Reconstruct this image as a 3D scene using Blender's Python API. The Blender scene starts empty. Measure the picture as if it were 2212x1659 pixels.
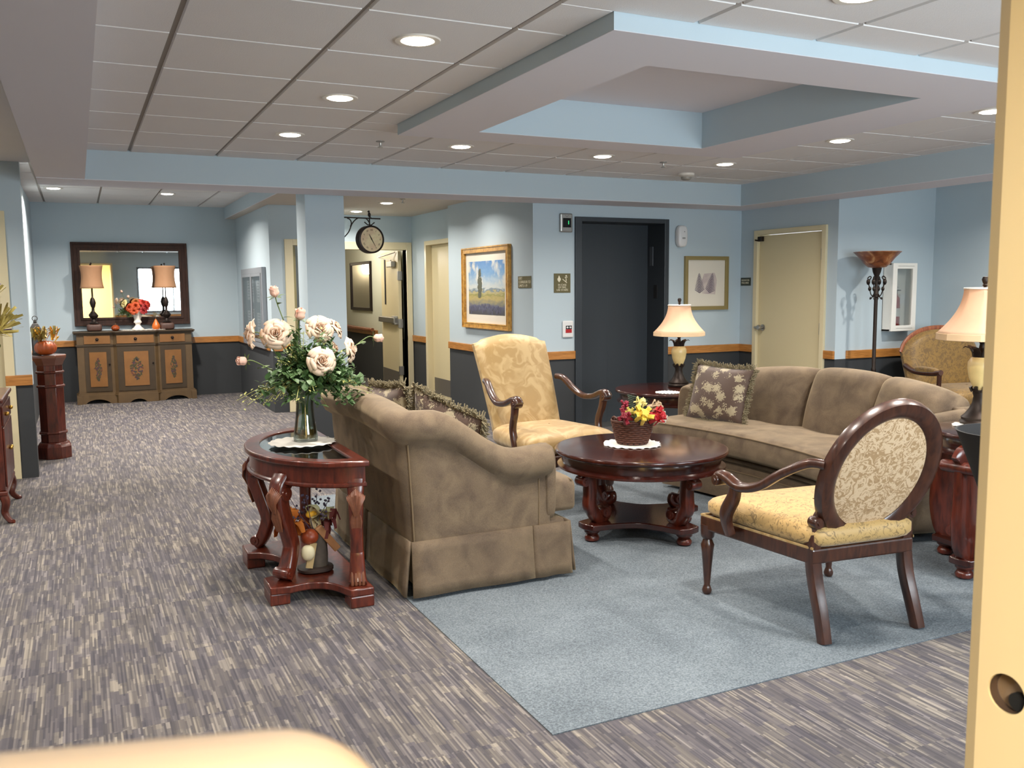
import bpy, math, random
from mathutils import Vector, Matrix, Euler
random.seed(11)
PI = math.pi
D = bpy.data
SC = bpy.context.scene
COL = SC.collection

# ------------------------------------------------------------------ camera, world, daylight, exposure
EYE = Vector((0, 0, 1.42))
RIGHT = Vector((0.9004876645, -0.4348042814, -0.0081977421))
UP = Vector((0.0536210847, 0.0923041160, 0.9942860401))
FWD = Vector((0.4315631418, 0.8957818859, -0.1064333950))
FOCAL_PX = 1936.14
cam_data = D.cameras.new('camera')
cam_data.sensor_fit = 'HORIZONTAL'
cam_data.sensor_width = 36.0
cam_data.lens = 36.0 * FOCAL_PX / 2212
cam_data.clip_start = 0.02
cam_data.dof.use_dof = True
cam_data.dof.focus_distance = 5.0
cam_data.dof.aperture_fstop = 16.0
cam = D.objects.new('camera', cam_data)
COL.objects.link(cam)
cam.matrix_world = Matrix(((RIGHT.x, UP.x, -FWD.x, EYE.x), (RIGHT.y, UP.y, -FWD.y, EYE.y),
                           (RIGHT.z, UP.z, -FWD.z, EYE.z), (0, 0, 0, 1)))
SC.camera = cam
SC.view_settings.view_transform = 'Standard'
SC.view_settings.look = 'None'
SC.view_settings.exposure = 0.52
SC.view_settings.gamma = 1.0
SC.view_settings.use_curve_mapping = False
SC.cycles.max_bounces = 10
SC.cycles.diffuse_bounces = 6
SC.cycles.caustics_reflective = False
SC.cycles.caustics_refractive = False
SC.cycles.sample_clamp_indirect = 4.0

world = D.worlds.new('daylight_sky')
SC.world = world
world.use_nodes = True
wb = world.node_tree.nodes['Background']
wb.inputs[0].default_value = (0.78, 0.88, 1.0, 1)
wb.inputs[1].default_value = 4.0

WARM = (1.0, 0.92, 0.83)
COOL = (0.88, 0.94, 1.0)
CAN_W = 17.0          # each recessed can
WINDOW_W = 85.0     # daylight through the front window
OFFICE_W = 165.0      # the office ceiling fixture behind the camera

def area_light(name, loc, rot, sx, sy, watts, col, parent=None, shape='RECTANGLE'):
    l = D.lights.new(name, 'AREA')
    l.shape = shape
    l.size = sx
    if shape == 'RECTANGLE':
        l.size_y = sy
    l.energy = watts
    l.color = col
    o = D.objects.new(name, l)
    COL.objects.link(o)
    o.parent = parent
    o.location = loc
    o.rotation_euler = rot
    return o

area_light('window_daylight', (2.35, -0.43, 1.45), (PI / 2, 0, 0), 1.7, 1.2, WINDOW_W, COOL)
area_light('window_daylight', (4.85, -0.43, 1.45), (PI / 2, 0, 0), 1.7, 1.2, WINDOW_W, COOL)
area_light('office_ceiling_light', (-0.65, -1.00, 2.36), (0, 0, 0), 1.1, 0.5, OFFICE_W, (1.0, 0.91, 0.76))

# ------------------------------------------------------------------ materials
def lin(h):
    h = h.lstrip('#')
    out = []
    for i in (0, 2, 4):
        c = int(h[i:i + 2], 16) / 255
        out.append(c / 12.92 if c <= 0.04045 else ((c + 0.055) / 1.055) ** 2.4)
    return (*out, 1)

class NT:
    def __init__(s, name):
        s.m = D.materials.new(name)
        s.m.use_nodes = True
        s.t = s.m.node_tree
        s.b = s.t.nodes['Principled BSDF']
    def n(s, typ, **kw):
        nd = s.t.nodes.new(typ)
        for k, v in kw.items():
            if k.startswith('i_'):
                key = k[2:]
                key = int(key) if key.isdigit() else key.replace('_', ' ')
                if hasattr(v, 'is_output'):
                    s.t.links.new(v, nd.inputs[key])
                else:
                    nd.inputs[key].default_value = v
            else:
                setattr(nd, k, v)
        return nd
    def math(s, op, a, b=0.0, c=None):
        nd = s.n('ShaderNodeMath', operation=op)
        for i, v in enumerate((a, b) if c is None else (a, b, c)):
            if hasattr(v, 'is_output'):
                s.t.links.new(v, nd.inputs[i])
            else:
                nd.inputs[i].default_value = v
        return nd.outputs[0]
    def mix(s, f, a, b, mode='MIX'):
        nd = s.n('ShaderNodeMix', data_type='RGBA', blend_type=mode)
        for i, v in ((0, f), (6, a), (7, b)):
            if hasattr(v, 'is_output'):
                s.t.links.new(v, nd.inputs[i])
            else:
                nd.inputs[i].default_value = v
        return nd.outputs[2]
    def ramp(s, f, stops, interp='LINEAR'):
        nd = s.n('ShaderNodeValToRGB')
        nd.color_ramp.interpolation = interp
        el = nd.color_ramp.elements
        while len(el) < len(stops):
            el.new(0.5)
        for e, (p, c) in zip(el, stops):
            e.position = p
            e.color = lin(c) if isinstance(c, str) else c
        s.t.links.new(f, nd.inputs[0])
        return nd.outputs[0]
    def co(s, which='Object', scale=None):
        o = s.n('ShaderNodeTexCoord').outputs[which]
        if scale:
            mp = s.n('ShaderNodeMapping', i_Vector=o)
            mp.inputs['Scale'].default_value = scale
            o = mp.outputs[0]
        return o
    def link(s, o, inp):
        s.t.links.new(o, s.b.inputs[inp])
    def bump(s, h, strength, dist=0.01):
        nd = s.n('ShaderNodeBump', i_Height=h)
        nd.inputs['Strength'].default_value = strength
        nd.inputs['Distance'].default_value = dist
        s.link(nd.outputs[0], 'Normal')
    def set(s, **kw):
        for k, v in kw.items():
            s.b.inputs[k.replace('_', ' ')].default_value = v
        return s

def plain(name, col, rough=0.6, metal=0.0, var=0.0, vscale=6.0, bump=0.0, bscale=200.0, coat=0.0, sheen=0.0):
    t = NT(name)
    t.set(Base_Color=lin(col), Roughness=rough, Metallic=metal, Coat_Weight=coat, Sheen_Weight=sheen)
    if coat:
        t.set(Coat_Roughness=0.12)
    if var:
        nz = t.n('ShaderNodeTexNoise', i_Vector=t.co(), i_Scale=vscale, i_Detail=4.0)
        c = lin(col)
        d = tuple(x * (1 - var) for x in c[:3]) + (1,)
        l = tuple(min(1, x * (1 + var)) for x in c[:3]) + (1,)
        t.link(t.mix(nz.outputs[0], d, l), 'Base Color')
    if bump:
        nb = t.n('ShaderNodeTexNoise', i_Vector=t.co(), i_Scale=bscale, i_Detail=2.0)
        t.bump(nb.outputs[0], bump, 0.004)
    return t.m

def wood(name, dark, light, rough=0.28, coat=0.5, scale=(6, 6, 1.2)):
    t = NT(name)
    w = t.n('ShaderNodeTexNoise', i_Vector=t.co('Object', scale), i_Scale=7.0, i_Detail=6.0, i_Distortion=0.8)
    t.link(t.ramp(w.outputs[0], [(0.3, dark), (0.7, light)]), 'Base Color')
    t.set(Roughness=rough, Coat_Weight=coat, Coat_Roughness=0.15)
    return t.m

def damask(name, ground, figure, scale=14.0, lo=0.47, hi=0.53, rough=0.5, warp=0.5, extra=None):
    t = NT(name)
    co = t.co()
    n1 = t.n('ShaderNodeTexNoise', i_Vector=co, i_Scale=scale * 0.6, i_Detail=2.0)
    v = t.n('ShaderNodeVectorMath', operation='MULTIPLY_ADD')
    t.t.links.new(n1.outputs[1], v.inputs[0])
    v.inputs[1].default_value = (warp, warp, warp)
    t.t.links.new(co, v.inputs[2])
    n2 = t.n('ShaderNodeTexNoise', i_Vector=v.outputs[0], i_Scale=scale, i_Detail=3.0, i_Distortion=1.2)
    f = t.ramp(n2.outputs[0], [(lo, (0, 0, 0, 1)), (hi, (1, 1, 1, 1))])
    c = t.mix(f, lin(ground), lin(figure))
    if extra:
        n3 = t.n('ShaderNodeTexVoronoi', i_Vector=v.outputs[0], i_Scale=scale * 1.7)
        f3 = t.ramp(n3.outputs[0], [(0.16, (1, 1, 1, 1)), (0.24, (0, 0, 0, 1))])
        c = t.mix(f3, c, lin(extra))
    t.link(c, 'Base Color')
    t.set(Roughness=rough, Sheen_Weight=0.2)
    t.bump(n2.outputs[0], 0.15, 0.004)
    return t.m

def flowered(name, ground, leaf, scale=16.0):
    # star-shaped pale flowers on a brown ground
    t = NT(name)
    co = t.co()
    v = t.n('ShaderNodeTexVoronoi', i_Vector=co, i_Scale=scale, voronoi_dimensions='3D')
    n = t.n('ShaderNodeTexNoise', i_Vector=co, i_Scale=scale * 4.0, i_Detail=3.0, i_Distortion=1.5)
    d = t.math('MULTIPLY_ADD', n.outputs[0], 1.15, v.outputs[0])
    f = t.ramp(d, [(1.0 - .02, (1, 1, 1, 1)), (1.0, (0, 0, 0, 1))])
    n2 = t.n('ShaderNodeTexNoise', i_Vector=co, i_Scale=scale * 2, i_Detail=4.0)
    lf = t.mix(n2.outputs[0], lin('#8a7d62'), lin(leaf))
    t.link(t.mix(f, lin(ground), lf), 'Base Color')
    t.set(Roughness=0.7, Sheen_Weight=0.3)
    return t.m

def velvet(name, dark, light):
    t = NT(name)
    co = t.co()
    n = t.n('ShaderNodeTexNoise', i_Vector=co, i_Scale=9.0, i_Detail=5.0, i_Distortion=0.6)
    n2 = t.n('ShaderNodeTexNoise', i_Vector=co, i_Scale=260.0, i_Detail=2.0)
    f = t.math('MULTIPLY_ADD', n2.outputs[0], 0.35, t.math('MULTIPLY', n.outputs[0], 0.75))
    t.link(t.ramp(f, [(0.35, dark), (0.68, light)]), 'Base Color')
    t.set(Roughness=0.85, Sheen_Weight=0.30, Sheen_Roughness=0.45)
    t.b.inputs['Sheen Tint'].default_value = lin('#d8c49c')
    t.bump(n2.outputs[0], 0.12, 0.003)
    return t.m

def carpet_stripes(name):
    t = NT(name)
    sp = t.n('ShaderNodeSeparateXYZ', i_0=t.co())
    X, Y = sp.outputs[0], sp.outputs[1]
    def cells(fx, fy, seed):
        ix = t.math('FLOOR', t.math('MULTIPLY', X, fx))
        seam = t.math('FLOOR', t.math('MULTIPLY', Y, 1 / 0.61))
        seamx = t.math('FLOOR', t.math('MULTIPLY', X, 1 / 0.61))
        r = t.n('ShaderNodeTexWhiteNoise', noise_dimensions='1D',
                i_W=t.math('MULTIPLY_ADD', ix, 1.37, t.math('MULTIPLY_ADD', seam, 7.13, seed)))
        iy = t.math('FLOOR', t.math('MULTIPLY_ADD', Y, fy, t.math('MULTIPLY', r.outputs[0], 9.0)))
        cv = t.n('ShaderNodeCombineXYZ', i_0=ix, i_1=t.math('MULTIPLY_ADD', iy, 1.0, t.math('MULTIPLY', seam, 31.0)), i_2=t.math('ADD', seamx, seed))
        w = t.n('ShaderNodeTexWhiteNoise', noise_dimensions='3D', i_Vector=cv.outputs[0])
        return w.outputs[0]
    a = cells(155.0, 5.5, 1.0)
    b = cells(34.0, 10.0, 5.0)
    c = cells(70.0, 9.0, 9.0)
    n = t.n('ShaderNodeTexNoise', i_Vector=t.co(), i_Scale=420.0, i_Detail=2.0)
    big = t.n('ShaderNodeTexNoise', i_Vector=t.co(), i_Scale=1.1, i_Detail=2.0)
    f = t.math('MULTIPLY_ADD', b, 0.20, t.math('MULTIPLY', a, 0.45))
    f = t.math('MULTIPLY_ADD', c, 0.22, f)
    f = t.math('MULTIPLY_ADD', n.outputs[0], 0.16, f)
    col = t.ramp(f, [(0.2, '#343136'), (0.42, '#464244'), (0.62, '#5a5553'), (0.88, '#868078')])
    tn = t.ramp(t.math('MULTIPLY_ADD', b, 0.5, t.math('MULTIPLY', big.outputs[0], 0.5)),
                [(0.3, (0.90, 0.89, 1.0, 1)), (0.7, (1.0, 0.97, 0.91, 1))])
    t.link(t.mix(1.0, col, tn, 'MULTIPLY'), 'Base Color')
    t.set(Roughness=0.95, Sheen_Weight=0.1)
    t.bump(a, 0.25, 0.004)
    return t.m

def speckle(name, dark, mid, light):
    t = NT(name)
    n = t.n('ShaderNodeTexNoise', i_Vector=t.co(), i_Scale=150.0, i_Detail=3.0)
    n2 = t.n('ShaderNodeTexNoise', i_Vector=t.co(), i_Scale=2.2, i_Detail=3.0)
    f = t.math('MULTIPLY_ADD', n2.outputs[0], 0.3, t.math('MULTIPLY', n.outputs[0], 0.72))
    t.link(t.ramp(f, [(0.36, dark), (0.5, mid), (0.64, light)]), 'Base Color')
    t.set(Roughness=0.95)
    t.bump(n.outputs[0], 0.3, 0.004)
    return t.m

def emission(name, col, strength):
    t = NT(name)
    t.set(Base_Color=lin(col))
    t.b.inputs['Emission Color'].default_value = lin(col)
    t.b.inputs['Emission Strength'].default_value = strength
    return t.m

def glass(name, col='#eef4f2', rough=0.0, ior=1.45):
    t = NT(name)
    t.set(Base_Color=lin(col), Roughness=rough, IOR=ior, Transmission_Weight=1.0)
    return t.m

def thin_glass(name, col=(0.95, 0.97, 0.97, 1), gloss=0.08):
    t = NT(name)
    tr = t.n('ShaderNodeBsdfTransparent')
    tr.inputs[0].default_value = col
    gl = t.n('ShaderNodeBsdfGlossy')
    gl.inputs['Roughness'].default_value = 0.02
    fr = t.n('ShaderNodeLayerWeight')
    fr.inputs[0].default_value = 0.25
    f = t.math('MULTIPLY_ADD', fr.outputs[0], 0.7, gloss)
    mx = t.n('ShaderNodeMixShader')
    t.t.links.new(f, mx.inputs[0])
    t.t.links.new(tr.outputs[0], mx.inputs[1])
    t.t.links.new(gl.outputs[0], mx.inputs[2])
    t.t.links.new(mx.outputs[0], t.t.nodes['Material Output'].inputs[0])
    return t.m

def shade_cloth(name, col, transl=0.5):
    t = NT(name)
    n = t.n('ShaderNodeTexNoise', i_Vector=t.co(), i_Scale=10.0, i_Detail=5.0, i_Distortion=1.0)
    c = lin(col)
    d = tuple(x * 0.86 for x in c[:3]) + (1,)
    cc = t.mix(n.outputs[0], d, c)
    t.link(cc, 'Base Color')
    t.set(Roughness=0.7)
    tl = t.n('ShaderNodeBsdfTranslucent')
    t.t.links.new(cc, tl.inputs[0])
    mx = t.n('ShaderNodeMixShader')
    mx.inputs[0].default_value = transl
    t.t.links.new(t.b.outputs[0], mx.inputs[1])
    t.t.links.new(tl.outputs[0], mx.inputs[2])
    t.t.links.new(mx.outputs[0], t.t.nodes['Material Output'].inputs[0])
    return t.m

def painted_landscape(name, w, h):
    # plain landscape study: blue sky with cloud, pale fields, violet foreground
    t = NT(name)
    sp = t.n('ShaderNodeSeparateXYZ', i_0=t.co())
    n = t.n('ShaderNodeTexNoise', i_Vector=t.co(), i_Scale=7.0, i_Detail=5.0)
    n2 = t.n('ShaderNodeTexNoise', i_Vector=t.co('Object', (1, 1, 3)), i_Scale=9.0, i_Detail=4.0)
    z = t.math('ADD', t.math('DIVIDE', sp.outputs[2], h), 0.5)
    zz = t.math('MULTIPLY_ADD', t.math('SUBTRACT', n2.outputs[0], 0.5), 0.22, z)
    land = t.ramp(zz, [(0.02, '#4a4a52'), (0.14, '#5a5d78'), (0.22, '#8f8a70'), (0.3, '#b5a368'),
                       (0.36, '#8f8d52'), (0.42, '#b9ac7c'), (0.455, '#6f8290'), (0.5, '#c5cbc8'), (0.62, '#a9bccb'), (0.78, '#6f9ac4'), (1.0, '#4f7fb6')])
    cl = t.ramp(n.outputs[0], [(0.5, (0, 0, 0, 1)), (0.66, (1, 1, 1, 1))])
    sky = t.math('MULTIPLY', cl, t.ramp(z, [(0.5, (0, 0, 0, 1)), (0.6, (1, 1, 1, 1))]))
    t.link(t.mix(sky, land, lin('#d3d2c8')), 'Base Color')
    t.set(Roughness=0.25)
    return t.m

def misty_print(name, h):
    t = NT(name)
    sp = t.n('ShaderNodeSeparateXYZ', i_0=t.co())
    n = t.n('ShaderNodeTexNoise', i_Vector=t.co(), i_Scale=6.0, i_Detail=5.0)
    z = t.math('ADD', t.math('DIVIDE', sp.outputs[2], h), 0.5)
    zz = t.math('MULTIPLY_ADD', t.math('SUBTRACT', n.outputs[0], 0.5), 0.3, z)
    t.link(t.ramp(zz, [(0.1, '#8f8175'), (0.4, '#7c6f66'), (0.6, '#5f5a58'), (0.8, '#7d7169'), (1.0, '#8a7c70')]), 'Base Color')
    t.set(Roughness=0.15)
    return t.m

WALL = plain('blue_wall_paint', '#b3c2ca', 0.75, bump=0.03, bscale=300)
DADO = plain('charcoal_wall_paint', '#323538', 0.7, bump=0.03, bscale=300)
RAILWOOD = wood('chair_rail_oak', '#94602a', '#c08444', 0.4, 0.2, (1, 1, 12))
HANDRAIL = wood('handrail_wood', '#6a321b', '#9a5a32', 0.35, 0.3)
CEIL = plain('ceiling_tile', '#e2dfdd', 0.9, var=0.03, vscale=3, bump=0.25, bscale=260)
GRIDM = plain('ceiling_grid_metal', '#8f8982', 0.6)
SOFFIT = plain('soffit_paint', '#dad8de', 0.85)
CREAM = plain('cream_door_paint', '#d2c59e', 0.45, var=0.02, vscale=2)
CREAM2 = plain('cream_frame_paint', '#d6caa6', 0.4)
ELEV = plain('slate_elevator_paint', '#2f353b', 0.45)
KICK = plain('kick_plate_grey', '#6b665e', 0.45, 0.3)
STEEL = plain('brushed_steel', '#a8a6a2', 0.3, 0.9)
DARKMETAL = plain('dark_bronze', '#2b221d', 0.45, 0.6)
BLACK = plain('black_plastic', '#131416', 0.8)
WHITEP = plain('white_plastic', '#dcdcdc', 0.4)
CARPET = carpet_stripes('striped_carpet')
RUG = speckle('blue_grey_carpet', '#4a5259', '#5f686f', '#757e84')
MAHOG = wood('mahogany', '#260b07', '#43170d', 0.2, 0.6)
MAHOG2 = wood('red_mahogany', '#39130b', '#642818', 0.3, 0.5)
WALNUT = wood('walnut_frame', '#2a130b', '#4a2818', 0.3, 0.5)
CARVED = plain('gilded_carving', '#6f432e', 0.45, var=0.35, vscale=60)
VELVET = velvet('taupe_velvet', '#4f4033', '#71604b')
VELVETD = velvet('taupe_velvet_skirt', '#4d3f32', '#6d5c48')
GOLD = damask('gold_damask', '#a0814d', '#b69a69', 7.0, 0.44, 0.6, 0.5)
GOLDF = damask('gold_floral_damask', '#ba985e', '#876d42', 17.0, 0.53, 0.62, 0.55, 0.7)
IVORY = damask('ivory_damask', '#a08059', '#c9ad8a', 18.0, 0.47, 0.51, 0.55, 0.55, '#8b6d4a')
BROCADE = damask('bronze_brocade', '#80632f', '#654d28', 16.0, 0.47, 0.58, 0.55)
PILLOWM = flowered('flowered_pillow_cloth', '#4f3b2f', '#b5a88a', 13.0)
FRINGE = plain('pillow_fringe', '#7d735a', 0.9, var=0.4, vscale=60)
DOILY = plain('white_lace', '#e6e2d8', 0.85)
LSHADE = shade_cloth('peach_lampshade', '#e8c8a8', 0.35)
LSHADE2 = shade_cloth('apricot_lampshade', '#cf9f78', 0.3)
LBODY = plain('marbled_lamp_body', '#d6be82', 0.35, var=0.25, vscale=14, coat=0.3)
GILT = wood('gilt_frame', '#9a6a22', '#d1a04a', 0.35, 0.3, (3, 3, 3))
MATBOARD = plain('white_mat_board', '#dcd6c8', 0.8)
ROSE = plain('rose_petal', '#e0c5ad', 0.6, var=0.10, vscale=18)
ROSEP = plain('pink_rosebud', '#e0b5a2', 0.6, var=0.12, vscale=20)
STEMG = plain('green_stem', '#56682f', 0.6)
SEPAL = plain('sepal_green', '#52692f', 0.6)

# ------------------------------------------------------------------ mesh helpers
class MB:
    def __init__(s):
        s.v, s.f = [], []
    def add(s, vs, fs, M=None):
        o = len(s.v)
        s.v += [tuple(M @ Vector(p)) if M else tuple(p) for p in vs]
        s.f += [tuple(o + i for i in f) for f in fs]
        return s
    def box(s, a, b, M=None):
        (x0, y0, z0), (x1, y1, z1) = a, b
        vs = [(x0, y0, z0), (x1, y0, z0), (x1, y1, z0), (x0, y1, z0), (x0, y0, z1), (x1, y0, z1), (x1, y1, z1), (x0, y1, z1)]
        return s.add(vs, [(3, 2, 1, 0), (4, 5, 6, 7), (0, 1, 5, 4), (1, 2, 6, 5), (2, 3, 7, 6), (3, 0, 4, 7)], M)
    def quad(s, a, b, c, d):
        return s.add([a, b, c, d], [(0, 1, 2, 3)])
    def lathe(s, prof, n=28, M=None, c=(0, 0, 0), flat=None):
        vs, fs = [], []
        for r, z in prof:
            for i in range(n):
                a = 2 * PI * (i + (0.5 if flat else 0)) / n
                vs.append((c[0] + r * math.cos(a), c[1] + r * math.sin(a), c[2] + z))
        m = len(prof)
        for j in range(m - 1):
            for i in range(n):
                k = (i + 1) % n
                fs.append((j * n + i, j * n + k, (j + 1) * n + k, (j + 1) * n + i))
        if prof[0][0] > 1e-6:
            fs.append(tuple(reversed(range(n))))
        if prof[-1][0] > 1e-6:
            fs.append(tuple((m - 1) * n + i for i in range(n)))
        return s.add(vs, fs, M)
    def prism(s, poly, z0, z1, M=None):
        n = len(poly)
        vs = [(x, y, z0) for x, y in poly] + [(x, y, z1) for x, y in poly]
        fs = [tuple(reversed(range(n))), tuple(range(n, 2 * n))] + [(i, (i + 1) % n, n + (i + 1) % n, n + i) for i in range(n)]
        return s.add(vs, fs, M)
    def ring(s, outer, inner, z0, z1, M=None):
        n = len(outer)
        vs = [(x, y, z) for z in (z0, z1) for pl in (outer, inner) for x, y in pl]
        fs = []
        for i in range(n):
            k = (i + 1) % n
            o0, i0, o1, i1 = 0, n, 2 * n, 3 * n
            fs += [(o0 + i, o0 + k, o1 + k, o1 + i), (i0 + k, i0 + i, i1 + i, i1 + k), (o1 + i, o1 + k, i1 + k, i1 + i), (o0 + k, o0 + i, i0 + i, i0 + k)]
        return s.add(vs, fs, M)
    def tube(s, pts, rad, n=10, M=None, e=1.0, up=(0, 0, 1), caps=True, closed=False):
        # rad: number, list of numbers, or list of (a, b) half-sizes (a across 'side', b across 'up')
        P = [Vector(p) for p in pts]
        m = len(P)
        vs, fs = [], []
        prev = Vector(up)
        for j in range(m):
            if closed:
                t = P[(j + 1) % m] - P[j - 1]
            else:
                t = P[min(j + 1, m - 1)] - P[max(j - 1, 0)]
            t.normalize()
            u = prev - t * prev.dot(t)
            if u.length < 1e-4:
                u = Vector((1, 0, 0)) - t * t.x
            u.normalize()
            prev = u
            sd = t.cross(u)
            r = rad[j] if isinstance(rad, (list, tuple)) and len(rad) == m and m > 1 else rad
            a, b = r if isinstance(r, (tuple, list)) else (r, r)
            for i in range(n):
                th = 2 * PI * (i + 0.5) / n
                cx, cy = math.cos(th), math.sin(th)
                cx = math.copysign(abs(cx) ** e, cx)
                cy = math.copysign(abs(cy) ** e, cy)
                vs.append(P[j] + sd * (a * cx) + u * (b * cy))
        for j in range(m if closed else m - 1):
            for i in range(n):
                k = (i + 1) % n
                q = (j + 1) % m
                fs.append((j * n + i, j * n + k, q * n + k, q * n + i))
        if caps and not closed:
            fs += [tuple(reversed(range(n))), tuple((m - 1) * n + i for i in range(n))]
        return s.add(vs, fs, M)
    def grid(s, fn, nu, nv, M=None, wrapu=False, wrapv=False):
        vs, fs = [], []
        for i in range(nu):
            for j in range(nv):
                vs.append(fn(i / (nu if wrapu else nu - 1), j / (nv if wrapv else nv - 1)))
        for i in range(nu if wrapu else nu - 1):
            for j in range(nv if wrapv else nv - 1):
                a, b = (i + 1) % nu, (j + 1) % nv
                fs.append((i * nv + j, a * nv + j, a * nv + b, i * nv + b))
        return s.add(vs, fs, M)
    def sbox(s, c, sz, e=0.3, ev=None, nu=32, nv=16, M=None):
        ev = e if ev is None else ev
        def pw(x, k):
            return math.copysign(abs(x) ** k, x)
        def fn(u, v):
            a, b = 2 * PI * u + PI / 4, -PI / 2 + PI * min(max(v, 0.001), 0.999)
            return (c[0] + sz[0] * pw(math.cos(b), ev) * pw(math.cos(a), e),
                    c[1] + sz[1] * pw(math.cos(b), ev) * pw(math.sin(a), e), c[2] + sz[2] * pw(math.sin(b), ev))
        return s.grid(fn, nu, nv, M, wrapu=True)
    def ball(s, c, r, M=None, n=12, sz=(1, 1, 1)):
        return s.sbox(c, (r * sz[0], r * sz[1], r * sz[2]), 1.0, 1.0, n, max(6, n * 2 // 3), M)
    def build(s, name, mat, parent=None, ang=40, bevel=0.0, bseg=2, sub=0, loc=None, rot=None):
        me = D.meshes.new(name)
        me.from_pydata(s.v, [], s.f)
        me.validate()
        me.materials.append(mat)
        o = D.objects.new(name, me)
        COL.objects.link(o)
        if parent:
            o.parent = parent
        if loc:
            o.location = loc
        if rot:
            o.rotation_euler = rot
        for p in me.polygons:
            p.use_smooth = ang > 0
        if ang > 0:
            me.set_sharp_from_angle(angle=math.radians(ang))
        if bevel:
            b = o.modifiers.new('bevel', 'BEVEL')
            b.width = bevel
            b.segments = bseg
            b.limit_method = 'ANGLE'
            b.angle_limit = math.radians(35)
        if sub:
            m = o.modifiers.new('sub', 'SUBSURF')
            m.levels = m.render_levels = sub
        return o

def tag(o, label, cat, group=None, kind=None):
    o['label'] = label
    o['category'] = cat
    if group:
        o['group'] = group
    if kind:
        o['kind'] = kind
    return o

def thing(name, label, cat, loc=(0, 0, 0), rotz=0.0, group=None):
    o = D.objects.new(name, None)
    o.empty_display_size = 0.1
    COL.objects.link(o)
    o.location = loc
    o.rotation_euler = (0, 0, rotz)
    return tag(o, label, cat, group)

def struct(o):
    o['kind'] = 'structure'
    return o

def dup(root, loc=None, rot=None, label=None, group=None):
    r = root.copy()
    COL.objects.link(r)
    if loc is not None:
        r.location = loc
    if rot is not None:
        r.rotation_euler = rot
    if label:
        r['label'] = label
    if group:
        r['group'] = group
    for ch in list(root.children):
        c = ch.copy()
        COL.objects.link(c)
        c.parent = r
        for g in list(ch.children):
            q = g.copy()
            COL.objects.link(q)
            q.parent = c
    return r

def letters(name, body, size, loc, rot, mat, parent, align='CENTER', depth=0.0006, space=1.0):
    cu = D.curves.new(name, 'FONT')
    cu.body = body
    cu.size = size
    cu.align_x = align
    cu.align_y = 'CENTER'
    cu.extrude = depth
    cu.space_character = space
    cu.materials.append(mat)
    tmp = D.objects.new(name + '_curve', cu)
    COL.objects.link(tmp)
    bpy.context.view_layer.update()
    me = D.meshes.new_from_object(tmp.evaluated_get(bpy.context.evaluated_depsgraph_get()))
    D.objects.remove(tmp)
    D.curves.remove(cu)
    me.name = name
    if not me.materials:
        me.materials.append(mat)
    o = D.objects.new(name, me)
    COL.objects.link(o)
    o.parent = parent
    o.location = loc
    o.rotation_euler = rot
    return o

def spline(ctrl, n=8):
    # Catmull-Rom through control points (tuples of any length)
    out = []
    m = len(ctrl)
    for i in range(m - 1):
        p0, p1, p2, p3 = ctrl[max(i - 1, 0)], ctrl[i], ctrl[i + 1], ctrl[min(i + 2, m - 1)]
        for k in range(n):
            t = k / n
            out.append(tuple(0.5 * (2 * b + (c - a) * t + (2 * a - 5 * b + 4 * c - d) * t * t + (3 * b - a - 3 * c + d) * t ** 3)
                             for a, b, c, d in zip(p0, p1, p2, p3)))
    out.append(tuple(ctrl[-1]))
    return out

def RZ(a):
    return Matrix.Rotation(a, 4, 'Z')
def RX(a):
    return Matrix.Rotation(a, 4, 'X')
def RY(a):
    return Matrix.Rotation(a, 4, 'Y')
def T(x, y=0, z=0):
    return Matrix.Translation((x, y, z))

# ------------------------------------------------------------------ setting
ZC, ZB, ZH, ZL = 2.44, 2.23, 2.385, 2.54      # main ceiling, beam soffit, hall ceiling, far-left ceiling
YE, XP, XD, YS = 7.75, 3.97, 6.50, 6.37       # elevator wall, picture wall, cream door wall, alcove wall
YB0, YB1 = 7.29, 7.74                         # cross beam
YF = 12.85                                    # sideboard wall
YH = 11.6                                     # hall door wall
RAIL0, RAIL1 = 0.715, 0.795

struct(MB().box((-3, -3, -0.1), (9, 18, 0)).build('floor', CARPET, ang=0))
rug = MB().box((1.29, 2.40, 0.0), (4.86, 6.05, 0.004)).build('rug', RUG, ang=0)
tag(rug, 'blue-grey speckled carpet square under the seating group', 'rug')

def wall(name, boxes_hi, boxes_lo=(), rails=()):
    # painted wall: blue above, charcoal below, with the oak chair rail as its part
    mb = MB()
    for b in boxes_hi:
        mb.box(*b)
    w = struct(mb.build(name, WALL, ang=0))
    if boxes_lo:
        mb = MB()
        for b in boxes_lo:
            mb.box(*b)
        mb.build('dado', DADO, w, ang=0)
    if rails:
        mb = MB()
        for b in rails:
            mb.box(*b)
        mb.build('chair_rail', RAILWOOD, w, ang=0, bevel=0.004)
    return w

def wx(name, x, y0, y1, ztop, side, t=0.12, rail=True, skip=(), z0=0.0):
    # wall in an X plane whose face looks to side*X; skip = [(ya, yb, ztop)] door openings
    hi, lo, rl = [], [], []
    segs = []
    c = y0
    for a, b, zt in sorted(skip):
        segs.append((c, a)); segs.append((a, b, zt)); c = b
    segs.append((c, y1))
    xb = x - side * t
    X0, X1 = min(x, xb), max(x, xb)
    r0, r1 = (x, x + side * 0.022) if side > 0 else (x + side * 0.022, x)
    for sg in segs:
        if len(sg) == 3:
            hi.append(((X0, sg[0], sg[2]), (X1, sg[1], ztop)))
        elif sg[1] - sg[0] > 1e-4:
            hi.append(((X0, sg[0], RAIL0), (X1, sg[1], ztop)))
            lo.append(((X0, sg[0], 0), (X1, sg[1], RAIL0)))
            if rail:
                rl.append(((r0, sg[0], RAIL0), (r1, sg[1], RAIL1)))
    return wall(name, hi, lo, rl)

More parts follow.
